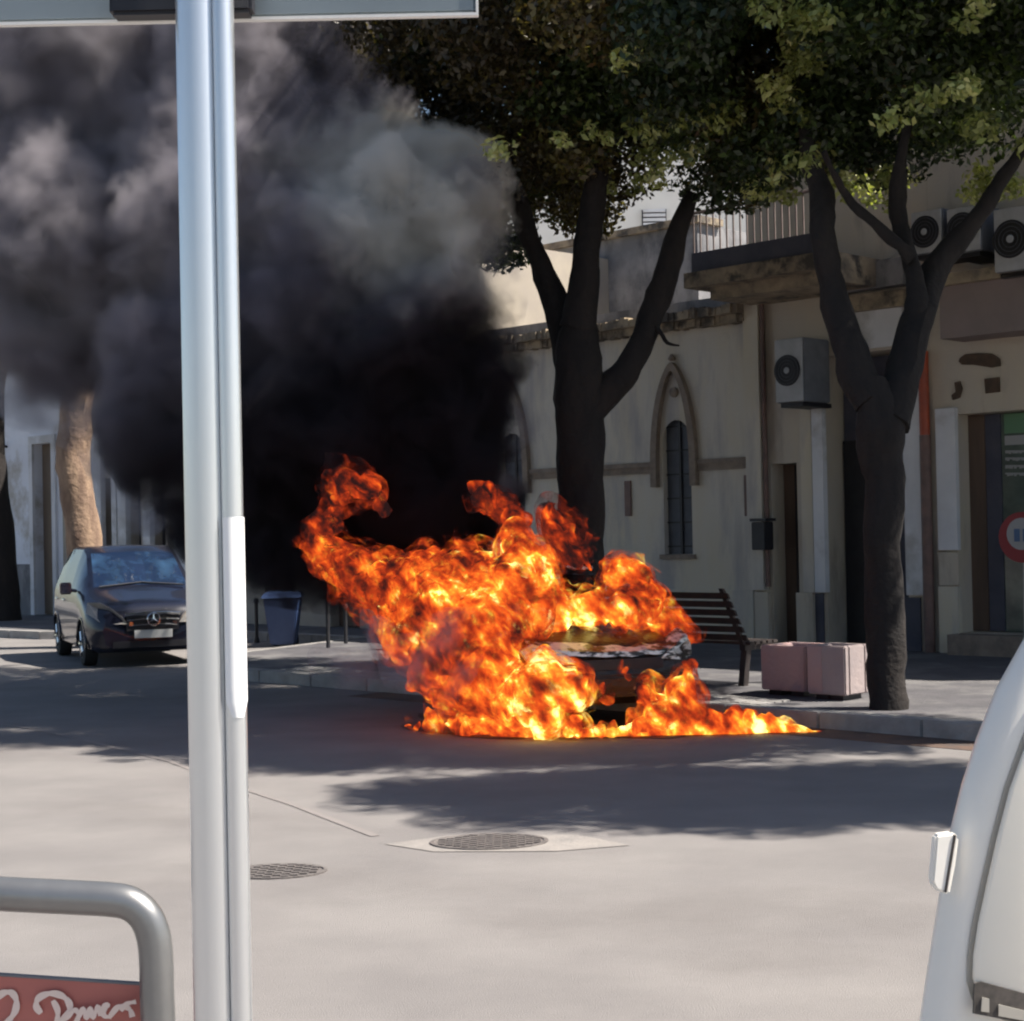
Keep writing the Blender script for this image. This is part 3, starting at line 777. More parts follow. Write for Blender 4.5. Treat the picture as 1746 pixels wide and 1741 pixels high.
# ------------------------------------------------------------------ cars
def interp(xs, ctrl):
    cx = [c[0] for c in ctrl]; cy = [c[1] for c in ctrl]
    return np.interp(xs, cx, cy)
def make_car(name, label, cat, front, yaw, spec, paint, glassm, burnt=False):
    """x = back from the nose, y = towards picture right, z = up"""
    Lc = spec['L']; t = empty(name, front, label, cat, rz=yaw)
    xs = np.unique(np.concatenate([np.linspace(0, .35, 8), np.linspace(.35, Lc - .3, int(Lc / .06)), np.linspace(Lc - .3, Lc, 6)]))
    top = interp(xs, spec['top']); belt = interp(xs, spec['belt']); hw = interp(xs, spec['hw']); tw = interp(xs, spec['tw']); bot = interp(xs, spec['bot'])
    for arr in (top, tw, hw):            # soften corners
        for _ in range(2):
            arr[1:-1] = .25 * arr[:-2] + .5 * arr[1:-1] + .25 * arr[2:]
    ring_n = 13
    def ring(i):
        w, z0, zb, zt, wt = hw[i], bot[i], min(belt[i], top[i] - .02), top[i], tw[i]
        zm = z0 + (zb - z0) * .5
        pts = [(0, z0), (w * .86, z0), (w * .955, z0 + .06), (w * .985, z0 + .18), (w, zm), (w * 1.0, zm + .08), (w * .985, zb - .09), (w * .955, zb),
               (wt + (w * .955 - wt) * .45, zb + (zt - zb) * .55), (wt, zt - min(.05, (zt - zb) * .3)), (wt * .9, zt - .012), (wt * .5, zt), (0, zt + .008)]
        return pts
    V = []; 
    for i in range(len(xs)):
        rg = ring(i)
        for y, z in rg: V.append((xs[i], y, z))
        for y, z in rg[::-1][1:-1]: V.append((xs[i], -y, z))
    M = ring_n * 2 - 2
    wr, wheels = spec['wr'], spec['wheels']
    groups = {'body': [], 'windshield': [], 'side_window': [], 'rear_window': []}
    for i in range(len(xs) - 1):
        xm = (xs[i] + xs[i + 1]) / 2
        for k in range(M):
            a, b = i * M + k, i * M + (k + 1) % M
            f = (a, b, b + M, a + M)
            kk = k if k < ring_n - 1 else M - 1 - k      # strip index from the bottom
            zc = sum(V[j][2] for j in f) / 4
            if kk <= 5 and any((xm - wx) ** 2 + (zc - wr) ** 2 < (wr * 1.16) ** 2 for wx in wheels) and zc < wr * 2.2: continue
            g = 'body'
            if kk >= 9 and spec['ws'][0] < xm < spec['ws'][1] and kk >= 10 - 0: g = 'windshield'
            if kk >= 10 and spec['rw'][0] < xm < spec['rw'][1]: g = 'rear_window'
            if kk in (7, 8):
                for (a0, a1) in spec['sw']:
                    if a0 < xm < a1: g = 'side_window'
            groups[g].append(f)
    for caps_i in (0, len(xs) - 1):
        groups['body'].append(tuple(caps_i * M + k for k in range(M)))
    def sub(name_, faces, m, par=t, off=0):
        if not faces: return None
        used = sorted({j for f in faces for j in f}); mp = {j: n for n, j in enumerate(used)}
        mb = MB(); mb.add([V[j] for j in used], [tuple(mp[j] for j in f) for f in faces])
        return mb.build(name_, m, par, True, world_coords=False)
    body = sub('body', groups['body'], paint)
    if not burnt:
        sub('windshield', groups['windshield'], glassm); sub('rear_window', groups['rear_window'], glassm)
        L_ = [f for f in groups['side_window'] if V[f[0]][1] < 0]; R_ = [f for f in groups['side_window'] if V[f[0]][1] > 0]
        sub('side_window', L_, glassm); sub('side_window', R_, glassm)
    ib = MB(); ib.box(.25, Lc - .2, -hw.max() * .78, hw.max() * .78, bot.min() + .02, belt.min() - .12)
    ib.build('underbody', MATS['dark'], t, world_coords=False)
    for wx in wheels:
        for sd in (-1, 1):
            y0 = sd * (np.interp(wx, xs, hw) - .02)
            w = MB(); ax = (0, sd, 0)
            w.lathe([(wr * .62, -.19), (wr * .96, -.18), (wr, -.15), (wr, -.04), (wr * .95, 0), (wr * .68, .005)], (wx, y0, wr), ax, 28)
            wo = w.build('wheel', MATS['tyre' if not burnt else 'charred'], t, True, world_coords=False)
            r_ = MB(); r_.lathe([(wr * .66, -.01), (wr * .62, .012), (wr * .55, -.03), (wr * .2, -.02), (wr * .12, .01)], (wx, y0, wr), ax, 20)
            rim = r_.build('rim', MATS['galvanised' if not burnt else 'charred'], wo, True, world_coords=False)
            if not burnt:
                sp = MB()
                for q in range(5):
                    an = q * 2 * math.pi / 5
                    c_, s__ = math.cos(an), math.sin(an)
                    sp.tube([(wx + .05 * c_, y0 + sd * .005, wr + .05 * s__), (wx + wr * .58 * c_, y0 + sd * .008, wr + wr * .58 * s__)], .022, 6)
                sp.build('spokes', MATS['chrome'], wo, world_coords=False)
            ar = MB()
            ar.tube([(wx + wr * 1.17 * math.cos(q), sd * (np.interp(wx + wr * 1.17 * math.cos(q), xs, hw) * .995), wr + wr * 1.17 * math.sin(q)) for q in np.linspace(-.15, math.pi + .15, 20)], .018, 6)
            ar.build('arch_trim', paint, t, True, world_coords=False)
    return t, xs, hw, top
# dark people carrier
dm, dmx, dmh, dmt = make_car('parked_car', 'dark blue people carrier with chrome grille facing the camera behind the metal post', 'car',
    gp(262, 1136) + Vector((0, 0, 0)), R(90 + 23),
    dict(L=3.8, top=[(0, .66), (.05, .80), (.2, .90), (.7, 1.04), (.85, 1.10), (1.55, 1.58), (1.85, 1.68), (2.9, 1.68), (3.5, 1.58), (3.7, 1.15), (3.8, .85)],
         belt=[(0, .64), (.7, .94), (1.2, 1.04), (3.8, 1.10)], hw=[(0, .68), (.10, .79), (.35, .88), (3.4, .89), (3.8, .80)],
         tw=[(0, .60), (.7, .74), (.85, .74), (1.6, .65), (3.4, .64), (3.8, .66)], bot=[(0, .28), (.2, .20), (3.6, .20), (3.8, .32)],
         ws=(.84, 1.58), rw=(3.52, 3.72), sw=[(1.15, 1.85), (1.93, 2.7), (2.78, 3.35)], wr=.31, wheels=(.70, 3.15)),
    MATS['dark_paint'], MATS['car_glass'])
def ypart(mb, name, m, par=dm, sm=False): return mb.build(name, MATS[m], par, sm, world_coords=False)
for sd in (-1, 1):
    h = MB()
    pts = [(.02, .36), (.05, .52), (.16, .72), (.30, .80), (.22, .66), (.10, .45)]
    front = [(.0, sd * .36, .60), (.02, sd * .52, .60), (.09, sd * .72, .64), (.28, sd * .87, .76), (.33, sd * .84, .90), (.18, sd * .70, .90), (.07, sd * .54, .80), (.01, sd * .40, .68)]
    h.prism([Vector(p) + Vector((-.03, 0, 0)) for p in front], (.06, -sd * .02, 0))
    ypart(h, 'headlight', 'lamp_glass')
    m_ = MB(); m_.lathe([(.02, -.02), (.045, 0), (.03, .03)], (-.005, sd * .30, .60), (-1, 0, 0), 10) ; ypart(m_, 'indicator', 'chrome')
    mm = MB()
    mm.tube([(1.2, sd * .85, 1.04), (1.14, sd * .95, 1.06)], .03, 6)
    mm.box(1.08, 1.18, sd * .94 - .0 if sd > 0 else -1.10, sd * .94 + .16 if sd > 0 else -.94, 1.0, 1.17)
    mo = mm.build('wing_mirror', MATS['dark_paint'], dm, bevel=.02, world_coords=False)
    for hx in (2.25, 3.0):
        dh = MB(); dh.tube([(hx, sd * .885, .88), (hx + .2, sd * .885, .89)], .016, 6)
        ypart(dh, 'door_handle', 'chrome')
gr = MB(); gr.box(-.02, .03, -.36, .36, .50, .72); go = ypart(gr, 'grille', 'black_plastic')
for k, (z, w) in enumerate(((.73, .38), (.655, .36), (.58, .33))):
    b_ = MB(); b_.tube([(-.015, -w, z - .01), (-.05, -w * .5, z + .005), (-.06, 0, z + .01), (-.05, w * .5, z + .005), (-.015, w, z - .01)], .022 if k == 0 else .012, 8)
    b_.build('grille_bar', MATS['chrome'], go, world_coords=False)
em = MB()
em.tube([(-.075, .085 * math.cos(q), .655 + .085 * math.sin(q)) for q in np.linspace(0, 2 * math.pi, 25)], .011, 6, False)
for q in (90, 210, 330): em.tube([(-.075, 0, .655), (-.075, .08 * math.cos(R(q)), .655 + .08 * math.sin(R(q)))], [.014, .005], 6)
em.build('star_emblem', MATS['chrome'], go, world_coords=False)
pl = MB(); pl.box(-.05, -.03, -.26, .26, .40, .51); ypart(pl, 'number_plate', 'plate')
bi = MB(); bi.box(-.012, .04, -.55, .55, .27, .36); ypart(bi, 'air_intake', 'black_plastic')
wi = MB()
wi.tube([(.80, -.6, 1.10), (.88, 0, 1.15), (.80, .6, 1.10)], .012, 6); ypart(wi, 'wiper', 'black_plastic')

# burning hatchback
BC = Vector((.90, 14.3, 0)); BY = R(90 + 20)
bc, bx, bhw, btop = make_car('burning_car', 'charred hatchback wrapped in flames with only its scorched bonnet edge and roof line showing', 'car', BC, BY,
    dict(L=3.8, top=[(0, .58), (.05, .70), (.2, .78), (.85, .92), (1.0, .96), (1.65, 1.33), (2.0, 1.40), (3.0, 1.38), (3.5, 1.25), (3.7, .95), (3.8, .7)],
         belt=[(0, .56), (.8, .82), (1.4, .88), (3.8, .92)], hw=[(0, .68), (.08, .76), (.35, .82), (3.4, .82), (3.8, .72)],
         tw=[(0, .6), (.8, .68), (1.0, .66), (1.7, .56), (3.3, .55), (3.8, .55)], bot=[(0, .30), (.2, .22), (3.6, .22), (3.8, .32)],
         ws=(.98, 1.68), rw=(3.4, 3.65), sw=[(1.3, 1.9), (1.98, 3.0)], wr=.29, wheels=(.68, 3.1)),
    MATS['charred'], MATS['dark'], burnt=True)
he = MB()                                # blistered front edge of the bonnet, its white reflection painted on, with the lamps
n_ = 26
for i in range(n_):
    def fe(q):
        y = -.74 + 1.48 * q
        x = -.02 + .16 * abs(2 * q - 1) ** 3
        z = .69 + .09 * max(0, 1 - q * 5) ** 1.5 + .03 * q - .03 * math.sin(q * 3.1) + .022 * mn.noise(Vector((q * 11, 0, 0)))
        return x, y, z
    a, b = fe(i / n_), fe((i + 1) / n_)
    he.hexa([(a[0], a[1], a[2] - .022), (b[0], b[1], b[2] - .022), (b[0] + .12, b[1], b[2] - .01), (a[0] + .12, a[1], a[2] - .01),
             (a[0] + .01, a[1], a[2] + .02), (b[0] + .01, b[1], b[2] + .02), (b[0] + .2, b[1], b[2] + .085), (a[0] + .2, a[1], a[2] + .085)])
he.build('bonnet_edge', MATS['ash_glint_metal'], bc, True, world_coords=False)
for sd, m in ((-1, 'ash_glint_metal'), (1, 'white_ash')):
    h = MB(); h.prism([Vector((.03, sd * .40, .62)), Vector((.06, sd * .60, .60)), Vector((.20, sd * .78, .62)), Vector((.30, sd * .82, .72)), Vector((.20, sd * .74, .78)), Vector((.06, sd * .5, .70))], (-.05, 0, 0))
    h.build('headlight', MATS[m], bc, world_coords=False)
h = MB(); h.box(-.05, .1, -.68, .68, .36, .50); h.build('bumper', MATS['charred'], bc, bevel=.03, world_coords=False)
h = MB(); h.box(-.012, .05, -.42, .42, .54, .63); h.build('grille', MATS['dark'], bc, world_coords=False)
h = MB(); h.tube([(1.75, -.5, 1.39), (1.70, 0, 1.405), (1.75, .5, 1.39)], .02, 6); h.build('roof_edge', MATS['ash_glint_metal'], bc, world_coords=False)

# ------------------------------------------------------------------ street furniture
# bench, back to the road
bn = 13.55; bs1, _ = wp(1277, 1120, bn); bs0 = bs1; bs1 = bs0 + 1.7
bt = empty('park_bench', sn(bs0 + .8, bn, .13), 'dark slatted bench between the burning car and the planters', 'bench')
def slat(ma, n0, z0, dn, dz, th=.03):
    ma.hexa([sn(bs0, n0, z0), sn(bs1, n0, z0), sn(bs1, n0 + th, z0 - .01), sn(bs0, n0 + th, z0 - .01),
             sn(bs0, n0 + dn, z0 + dz), sn(bs1, n0 + dn, z0 + dz), sn(bs1, n0 + dn + th, z0 + dz - .01), sn(bs0, n0 + dn + th, z0 + dz - .01)])
m_ = MB()
for k in range(6):
    slat(m_, bn - .02 - k * .058, .60 + k * .088, -.034, .058)
m_.build('backrest', MATS['bench_wood'], bt)
m_ = MB()
for k in range(5): m_.sbox(bs0, bs1, bn + .03 + k * .1, bn + .10 + k * .1, .55, .58)
m_.build('seat', MATS['bench_wood'], bt)
for ss in (bs0 + .06, bs1 - .12):
    m_ = MB()
    m_.sbox(ss, ss + .07, bn + .02, bn + .52, .49, .548)
    m_.hexa([sn(ss, bn - .02, .13), sn(ss + .07, bn - .02, .13), sn(ss + .07, bn + .06, .13), sn(ss, bn + .06, .13), sn(ss, bn + .04, .49), sn(ss + .07, bn + .04, .49), sn(ss + .07, bn + .12, .49), sn(ss, bn + .12, .49)])
    m_.hexa([sn(ss, bn + .44, .13), sn(ss + .07, bn + .44, .13), sn(ss + .07, bn + .52, .13), sn(ss, bn + .52, .13), sn(ss, bn + .40, .49), sn(ss + .07, bn + .40, .49), sn(ss + .07, bn + .48, .49), sn(ss, bn + .48, .49)])
    m_.hexa([sn(ss, bn + .0, .55), sn(ss + .05, bn, .55), sn(ss + .05, bn + .04, .55), sn(ss, bn + .04, .55), sn(ss, bn - .34, 1.14), sn(ss + .05, bn - .34, 1.14), sn(ss + .05, bn - .30, 1.14), sn(ss, bn - .30, 1.14)])
    m_.build('leg', MATS['bench_wood'], bt)
# planters
def planter(px0, px1, ytop, n0, dep, label, m1, zlift=.05):
    s1_, zt = wp(px0, ytop, n0); s0_, _ = wp(px1, ytop, n0)
    t = empty('planter', sn((s0_ + s1_) / 2, n0 + dep / 2, .13), label, 'planter', 'concrete planters')
    m = MB(); w = .07
    for a, b, c, d in ((s0_, s1_, n0, n0 + w), (s0_, s1_, n0 + dep - w, n0 + dep), (s0_, s0_ + w, n0 + w, n0 + dep - w), (s1_ - w, s1_, n0 + w, n0 + dep - w)):
        m.sbox(a, b, c, d, .13 + zlift, zt)
    m.sbox(s0_ + w, s1_ - w, n0 + w, n0 + dep - w, .13 + zlift, zt - .2)
    m.build('box', MATS[m1], t, bevel=.012)
    m = MB(); m.sbox(s0_ + w + .003, s1_ - w - .003, n0 + w + .003, n0 + dep - w - .003, zt - .19, zt - .06); m.build('soil', MATS['bark'], t)
    for k in (s0_ + .06, s1_ - .2):
        f = MB(); f.sbox(k, k + .14, n0 + .05, n0 + dep - .05, .13, .13 + zlift - .002); f.build('foot', MATS['dark'], t)
    if m1 == 'planter_grey':
        f = MB(); f.sbox(s1_ - .17, s1_ - .01, n0 - .006, n0 - .001, .20, zt - .01); f.build('painted_band', MATS['planter_pink'], t)
    return t
planter(1296, 1372, 1100, 12.95, .52, 'pink concrete planter nearer the bench', 'planter_pink')
planter(1375, 1440, 1100, 12.85, .40, 'greyish concrete planter with a pink band beside the right tree', 'planter_grey')
# blue bin and thin posts far behind
bp = gp(484, 1102)
t = empty('waste_bin', bp, 'blue tapered wheeled bin seen through the smoke left of the fire', 'bin')
m = MB()
m.hexa([bp + Vector(p) for p in ((-.19, -.22, .04), (.19, -.22, .04), (.19, .22, .04), (-.19, .22, .04), (-.28, -.3, .78), (.28, -.3, .78), (.28, .3, .78), (-.28, .3, .78))])
m.build('body', MATS['blue_plastic'], t, bevel=.02)
m = MB(); m.hexa([bp + Vector(p) for p in ((-.31, -.34, .785), (.31, -.34, .785), (.31, .34, .785), (-.31, .34, .785), (-.27, -.28, .86), (.27, -.28, .86), (.27, .3, .88), (-.27, .3, .88))]); m.build('lid', MATS['blue_plastic'], t)
for sd in (-1, 1):
    m = MB(); m.lathe([(.09, -.03), (.09, .03)], bp + Vector((sd * .17, .24, .09)), (1, 0, 0), 14); m.build('wheel', MATS['tyre'], t)
for x, yb, yt, lab in ((560, 1120, 1012, 'thin dark bollard right of the blue bin'), (590, 1112, 1030, 'thin dark bollard nearest the flames'), (438, 1096, 1020, 'thin dark bollard beside the metal post')):
    q = gp(x, yb); h = at(x, yt, q.y).z
    m = MB(); m.lathe([(.05, 0), (.045, .05), (.03, .1), (.03, h - .08), (.05, h - .06), (.035, h)], q, (0, 0, 1), 12)
    props(m.build('bollard', MATS['dark'], None, True), lab, 'bollard', 'thin bollards beyond the fire')

# ------------------------------------------------------------------ white van at the right edge
VY = R(-8)                              # heading: right of straight ahead
vf = Vector((math.sin(VY), math.cos(VY), 0)); vr = Vector((math.cos(VY), -math.sin(VY), 0))
VO = at(1560, 1741, 3.98); VO = Vector((VO.x, VO.y, 0)) - vf * .0
vt = empty('parked_van', VO, 'white van with a cream rear door and hinge cut by the right edge', 'van')
prof = []                                 # left outline of the rear, height and inset
for px, py in ((1548, 1790), (1560, 1741), (1572, 1660), (1585, 1580), (1598, 1500), (1612, 1420), (1632, 1340), (1658, 1260), (1692, 1175), (1746, 1080), (1800, 1012)):
    r_ = ray(px, py); o = VO + vf * .10; p = EYE + r_ * ((o - EYE).dot(vf) / r_.dot(vf)); prof.append(((p - VO).dot(vr), p.z))
prof = [(prof[0][0] + .02, .30)] + prof + [(prof[-1][0] + .09, prof[-1][1] + .04), (prof[-1][0] + .24, prof[-1][1] + .06), (prof[-1][0] + .45, prof[-1][1] + .07)]
prof = sorted(prof, key=lambda q: q[1])
XC = 2.1
def vp(x, d, z): return VO + vr * x + vf * d + Vector((0, 0, z))
half = prof
full = half + [(2 * XC - a, b) for a, b in half[::-1]]
m = MB(); rows = []
for d, ins in ((.0, .075), (.008, .045), (.03, .02), (.07, .004), (.12, 0), (1.15, 0), (1.28, .03), (1.36, .1)):
    rows.append([vp((a + (XC - a) * ins / XC if a < XC else a - (a - XC) * ins / XC) + (1.05 * max(0, d - .1) * max(0, 1 - a / XC) if a < XC else 0), d, b - (b - .3) * ins * .12) for a, b in full])
nf = len(full)
vs = [p for r_ in rows for p in r_]; fs_ = []
for i in range(len(rows) - 1):
    for k in range(nf): fs_.append((i * nf + k, i * nf + (k + 1) % nf, (i + 1) * nf + (k + 1) % nf, (i + 1) * nf + k))
fs_.append(tuple(range(nf))); fs_.append(tuple((len(rows) - 1) * nf + k for k in range(nf)))
m.add(vs, fs_); m.build('body', MATS['van_white'], vt, True)
def vpix(px, py, d):                      # point on the van's rear plane, d behind it
    r_ = ray(px, py); o = VO - vf * d
    return EYE + r_ * ((o - EYE).dot(vf) / r_.dot(vf))
# rear door panel (left edge and rounded lower corner)
left = [(1795, 1140), (1746, 1262), (1716, 1345), (1694, 1430), (1676, 1510), (1662, 1575), (1654, 1630), (1653, 1670), (1662, 1700), (1684, 1722), (1720, 1737), (1800, 1756), (1960, 1790)]
def polyd(pts, d0, d1, name, mm_):
    q = MB(); a = [vpix(x, y, d0) for x, y in pts]; b = [p - vf * (d1 - d0) for p in a]
    n = len(a)
    cen = sum(a, Vector()) / n; 
    q.add(a + b, [tuple(range(n, 2 * n))] + [(i, (i + 1) % n, (i + 1) % n + n, i + n) for i in range(n)])
    return q.build(name, MATS[mm_], vt, bevel=0)
seam = left + [(2010, 1700), (2010, 1140)]
polyd([(x - 5 if x < 1900 else x, y + (4 if y > 1650 else 0)) for x, y in seam], .002, .005, 'door_seal', 'van_seam')
door = [(x + 5 if x < 1900 else x, y - (3 if y > 1650 else 0)) for x, y in seam]
cen = Vector((1850, 1450))
q = MB(); lays = []
for k, (sc, d) in enumerate(((0, .006), (.0, .014), (.02, .022), (.06, .027))):
    lays.append([vpix(x + (cen.x - x) * sc, y + (cen.y - y) * sc, d) for x, y in door])
n = len(door); vs = [p for l in lays for p in l]; ff = []
for k in range(len(lays) - 1):
    for i in range(n): ff.append((k * n + i, k * n + (i + 1) % n, (k + 1) * n + (i + 1) % n, (k + 1) * n + i))
ff.append(tuple((len(lays) - 1) * n + i for i in range(n)))
q.add(vs, ff); q.build('rear_door', MATS['van_cream'], vt, True)
polyd([(1660, 1676), (1672, 1673), (1790, 1705), (1790, 1752), (1658, 1727)], .0275, .034, 'plate_recess', 'van_recess')
polyd([(1674, 1700), (1686, 1703), (1686, 1726), (1672, 1724)], .035, .038, 'plate_screw', 'van_seam')
polyd([(1702, 1712), (1790, 1734), (1790, 1748), (1702, 1732)], .035, .038, 'number_plate', 'van_seam')
hb = MB()
hq = [(1588, 1420), (1618, 1416), (1628, 1424), (1622, 1470), (1612, 1522), (1588, 1514), (1581, 1500)]
a = [vpix(x, y, -.03) for x, y in hq]; hb.prism(a, -vf * .03)
hb.build('hinge', MATS['van_white'], vt, bevel=.006)
hb = MB(); hb.tube([vpix(1628, 1424, .0), vpix(1612, 1521, .0)], .004, 6); hb.build('hinge_pin', MATS['van_recess'], vt)
sm_ = MB(); sp = [(1742, 1105), (1705, 1188), (1672, 1270), (1650, 1345), (1634, 1420), (1622, 1500), (1610, 1570)]
for sd in (.1, 1.65):
    for xx in (1.1, 2 * XC - .75):
        w = MB(); w.lathe([(.2, -.09), (.31, -.08), (.31, .08), (.2, .09)], vp(xx + (1.0 if sd > 1 and xx < 2 else 0), min(sd, 1.2), .31), vf, 24); w.build('wheel', MATS['tyre'], vt, True)

# ------------------------------------------------------------------ post with sign, and barrier, close to the camera
PY = 2.62
ptop, pbot = at(345, 0, PY), at(384, 1741, PY)
px_, py_ = (ptop.x + pbot.x) / 2, PY
stop = empty('sign_post', (px_, py_, 0), 'aluminium grooved post with white reflective strip carrying the sign seen from behind', 'sign post')
W = 49.5 / F * PY
cs_pts = []                              # cross-section: round left lobe, groove, flatter right lobe
def lobe(cx, cy, rx, ry, a0, a1, n=10):
    return [(cx + rx * math.cos(R(a)), cy + ry * math.sin(R(a))) for a in np.linspace(a0, a1, n)]
w = W
sec = []
sec += lobe(-.30 * w, 0, .70 * w, .62 * w, 100, 330, 22)      # left body round the near side (-y is towards the camera)
sec += [(.20 * w, -.34 * w), (.23 * w, -.10 * w), (.30 * w, -.10 * w), (.33 * w, -.36 * w)]
sec += lobe(.60 * w, -.05 * w, .40 * w, .44 * w, 235, 360, 10)
sec += lobe(.60 * w, .05 * w, .40 * w, .50 * w, 0, 90, 8)
m = MB()
m.prism([Vector((px_ + a, py_ + b, 0)) for a, b in sec], (0, 0, 3.2))
m.build('pole', MATS['aluminium'], stop, True)
s0_, s1_ = at(403, 882, PY), at(411, 1221, PY)
rs = MB()
def rstrip(z, t):
    out = []
    for a in np.linspace(-118, 40, 9):
        out.append((px_ + .60 * w + (.40 * w + .0025) * math.cos(R(a)), py_ - .05 * w + (.44 * w + .0025) * math.sin(R(a)), z))
    return out
zs_ = np.linspace(s1_.z, s0_.z, 14)
V_ = []
for i, z in enumerate(zs_):
    row = rstrip(z, 0)
    k = 0
    if i == 0: row = [tuple(Vector(row[3]) .lerp(Vector(p), .55)) for p in row]
    V_ += row
rs.add(V_, [(i * 9 + k, i * 9 + k + 1, (i + 1) * 9 + k + 1, (i + 1) * 9 + k) for i in range(13) for k in range(8)])
so = rs.build('reflective_strip', MATS['reflector'], stop, True)
sa = at(-60, 36, 2.72); sb_ = at(812, 40, 2.72)
sp_ = MB(); zt = 2.95
sp_.box(sa.x, sb_.x, 2.715, 2.723, (sa.z + sb_.z) / 2 + .006, zt); sp_.build('sign_panel', MATS['sign_back'], stop, bevel=.004)
sp_ = MB(); sp_.box(sa.x, sb_.x + .004, 2.712, 2.725, (sa.z + sb_.z) / 2 + .0005, (sa.z + sb_.z) / 2 + .0055); sp_.box(sb_.x, sb_.x + .004, 2.712, 2.725, (sa.z + sb_.z) / 2 + .006, zt); sp_.build('sign_rim', MATS['sign_rim'], stop)
k0, k1 = at(193, 34, 2.69), at(434, 34, 2.69)
bk = MB(); bk.box(k0.x, k1.x, 2.66, 2.704, k0.z, k0.z + .09); bk.build('bracket', MATS['black_plastic'], stop, bevel=.006)

# barrier rail
RY = 2.95
def A3(x, y): return at(x, y, RY)
rpts = [A3(-120, 1516), A3(0, 1524), A3(120, 1530), A3(190, 1534), A3(222, 1541), A3(246, 1560), A3(260, 1590), A3(266, 1630), A3(268, 1700), A3(270, 1760)]
e_ = rpts[-1]; rpts = rpts + [Vector((e_.x, e_.y, .6)), Vector((e_.x, e_.y, 0))]
f_ = rpts[0]
rpts = [Vector((f_.x - .5, f_.y, f_.z + .02))] + rpts
bar = empty('barrier', (e_.x, e_.y, 0), 'grey tubular steel barrier with a red lettered panel at the lower left corner', 'barrier')
def smooth_path(P, sub=5):
    out = []; n = len(P)
    for i in range(n - 1):
        a, b, c, d = P[max(i - 1, 0)], P[i], P[i + 1], P[min(i + 2, n - 1)]
        for k in range(sub):
            t = k / sub
            out.append(.5 * ((2 * b) + (c - a) * t + (2 * a - 5 * b + 4 * c - d) * t * t + (3 * b - a - 3 * c + d) * t ** 3))
    return out + [P[-1]]
m = MB(); m.tube(smooth_path(rpts), .0305, 20); m.build('rail', MATS['galvanised'], bar, True)
m = MB(); m.tube([Vector((f_.x - .5, f_.y, f_.z + .02)), Vector((f_.x - .5, f_.y, 0))], .0305, 16); m.build('leg', MATS['galvanised'], bar, True)
PNY = RY + .03
c_ = [at(-130, 1655, PNY), at(238, 1679, PNY)]
m = MB(); m.hexa([(c_[0].x, PNY, .45), (c_[1].x, PNY, .45), (c_[1].x, PNY + .01, .45), (c_[0].x, PNY + .01, .45),
                  (c_[0].x, PNY, c_[0].z), (c_[1].x, PNY, c_[1].z), (c_[1].x, PNY + .01, c_[1].z), (c_[0].x, PNY + .01, c_[0].z)])
pn = m.build('panel', MATS['panel_red'], bar)
m = MB(); m.tube([at(-130, 1653, PNY), at(238, 1677, PNY)], .004, 6); m.build('panel_edge', MATS['ac_side'], bar)
ink = MB(); SK = 0
def stroke(pts, w0=.0045):
    global SK
    SK += .0022
    P = smooth_path([at(x, y, PNY - .002 - SK) for x, y in pts], 6)
    vs = []
    for i, p in enumerate(P):
        t = (P[min(i + 1, len(P) - 1)] - P[max(i - 1, 0)]).normalized()
        n_ = Vector((-t.z, 0, t.x)) * w0 * (.75 + .45 * abs(math.sin(i * .35)))
        p = p - Vector((0, i * .00004, 0)); vs += [p + n_, p - n_ - Vector((0, .00002, 0))]
    ink.add(vs, [(2 * i, 2 * i + 1, 2 * i + 3, 2 * i + 2) for i in range(len(P) - 1)])
stroke([(-4, 1702), (6, 1693), (20, 1693), (28, 1706), (26, 1724), (14, 1742), (0, 1760)], .0055)
stroke([(70, 1728), (62, 1716), (66, 1702), (84, 1694), (104, 1697), (117, 1708), (119, 1722), (110, 1736), (96, 1746)], .0055)
stroke([(90, 1706), (98, 1722), (98, 1740), (96, 1760)], .005)
stroke([(112, 1738), (120, 1729), (128, 1722), (134, 1730), (130, 1742), (120, 1748)], .004)
stroke([(134, 1736), (142, 1720), (147, 1736), (154, 1718), (159, 1735), (167, 1716), (171, 1732)], .004)
stroke([(171, 1732), (178, 1722), (184, 1714), (176, 1716), (178, 1732), (190, 1733)], .004)
stroke([(186, 1735), (200, 1718), (212, 1716), (222, 1722), (226, 1734)], .0045)
stroke([(206, 1724), (216, 1712), (232, 1708)], .004)
ink.build('lettering', MATS['lettering'], pn)

# ------------------------------------------------------------------ fire and smoke
def blob_mesh(blobs, voxel, disp):
    """union of balls, then displaced by disp(point) -> offset along the normal plus a drift vector"""
    bm = bmesh.new()
    for (x, y, z, r) in blobs:
        bmesh.ops.create_icosphere(bm, subdivisions=3, radius=r, matrix=Matrix.Translation((x, y, z)))
    me = bpy.data.meshes.new('blob'); bm.to_mesh(me); bm.free()
    o = bpy.data.objects.new('blob', me); col.objects.link(o)
    md = o.modifiers.new('r', 'REMESH'); md.mode = 'VOXEL'; md.voxel_size = voxel
    sm = o.modifiers.new('s', 'SMOOTH'); sm.iterations = 4; sm.factor = .6
    dg = bpy.context.evaluated_depsgraph_get(); dg.update()
    out = bpy.data.meshes.new_from_object(o.evaluated_get(dg))
    bpy.data.objects.remove(o); bpy.data.meshes.remove(me)
    for v, n in zip(list(out.vertices), [Vector(v.normal) for v in out.vertices]):
        a, dv = disp(v.co)
        v.co = v.co + n * a + dv
    return out
def chain(pts, k=4):
    """balls strung between (x, y, z, r) keys"""
    out = []
    for a, b in zip(pts[:-1], pts[1:]):
        for i in range(k): out.append(tuple(a[j] + (b[j] - a[j]) * i / k for j in range(4)))
    out.append(pts[-1]); return out
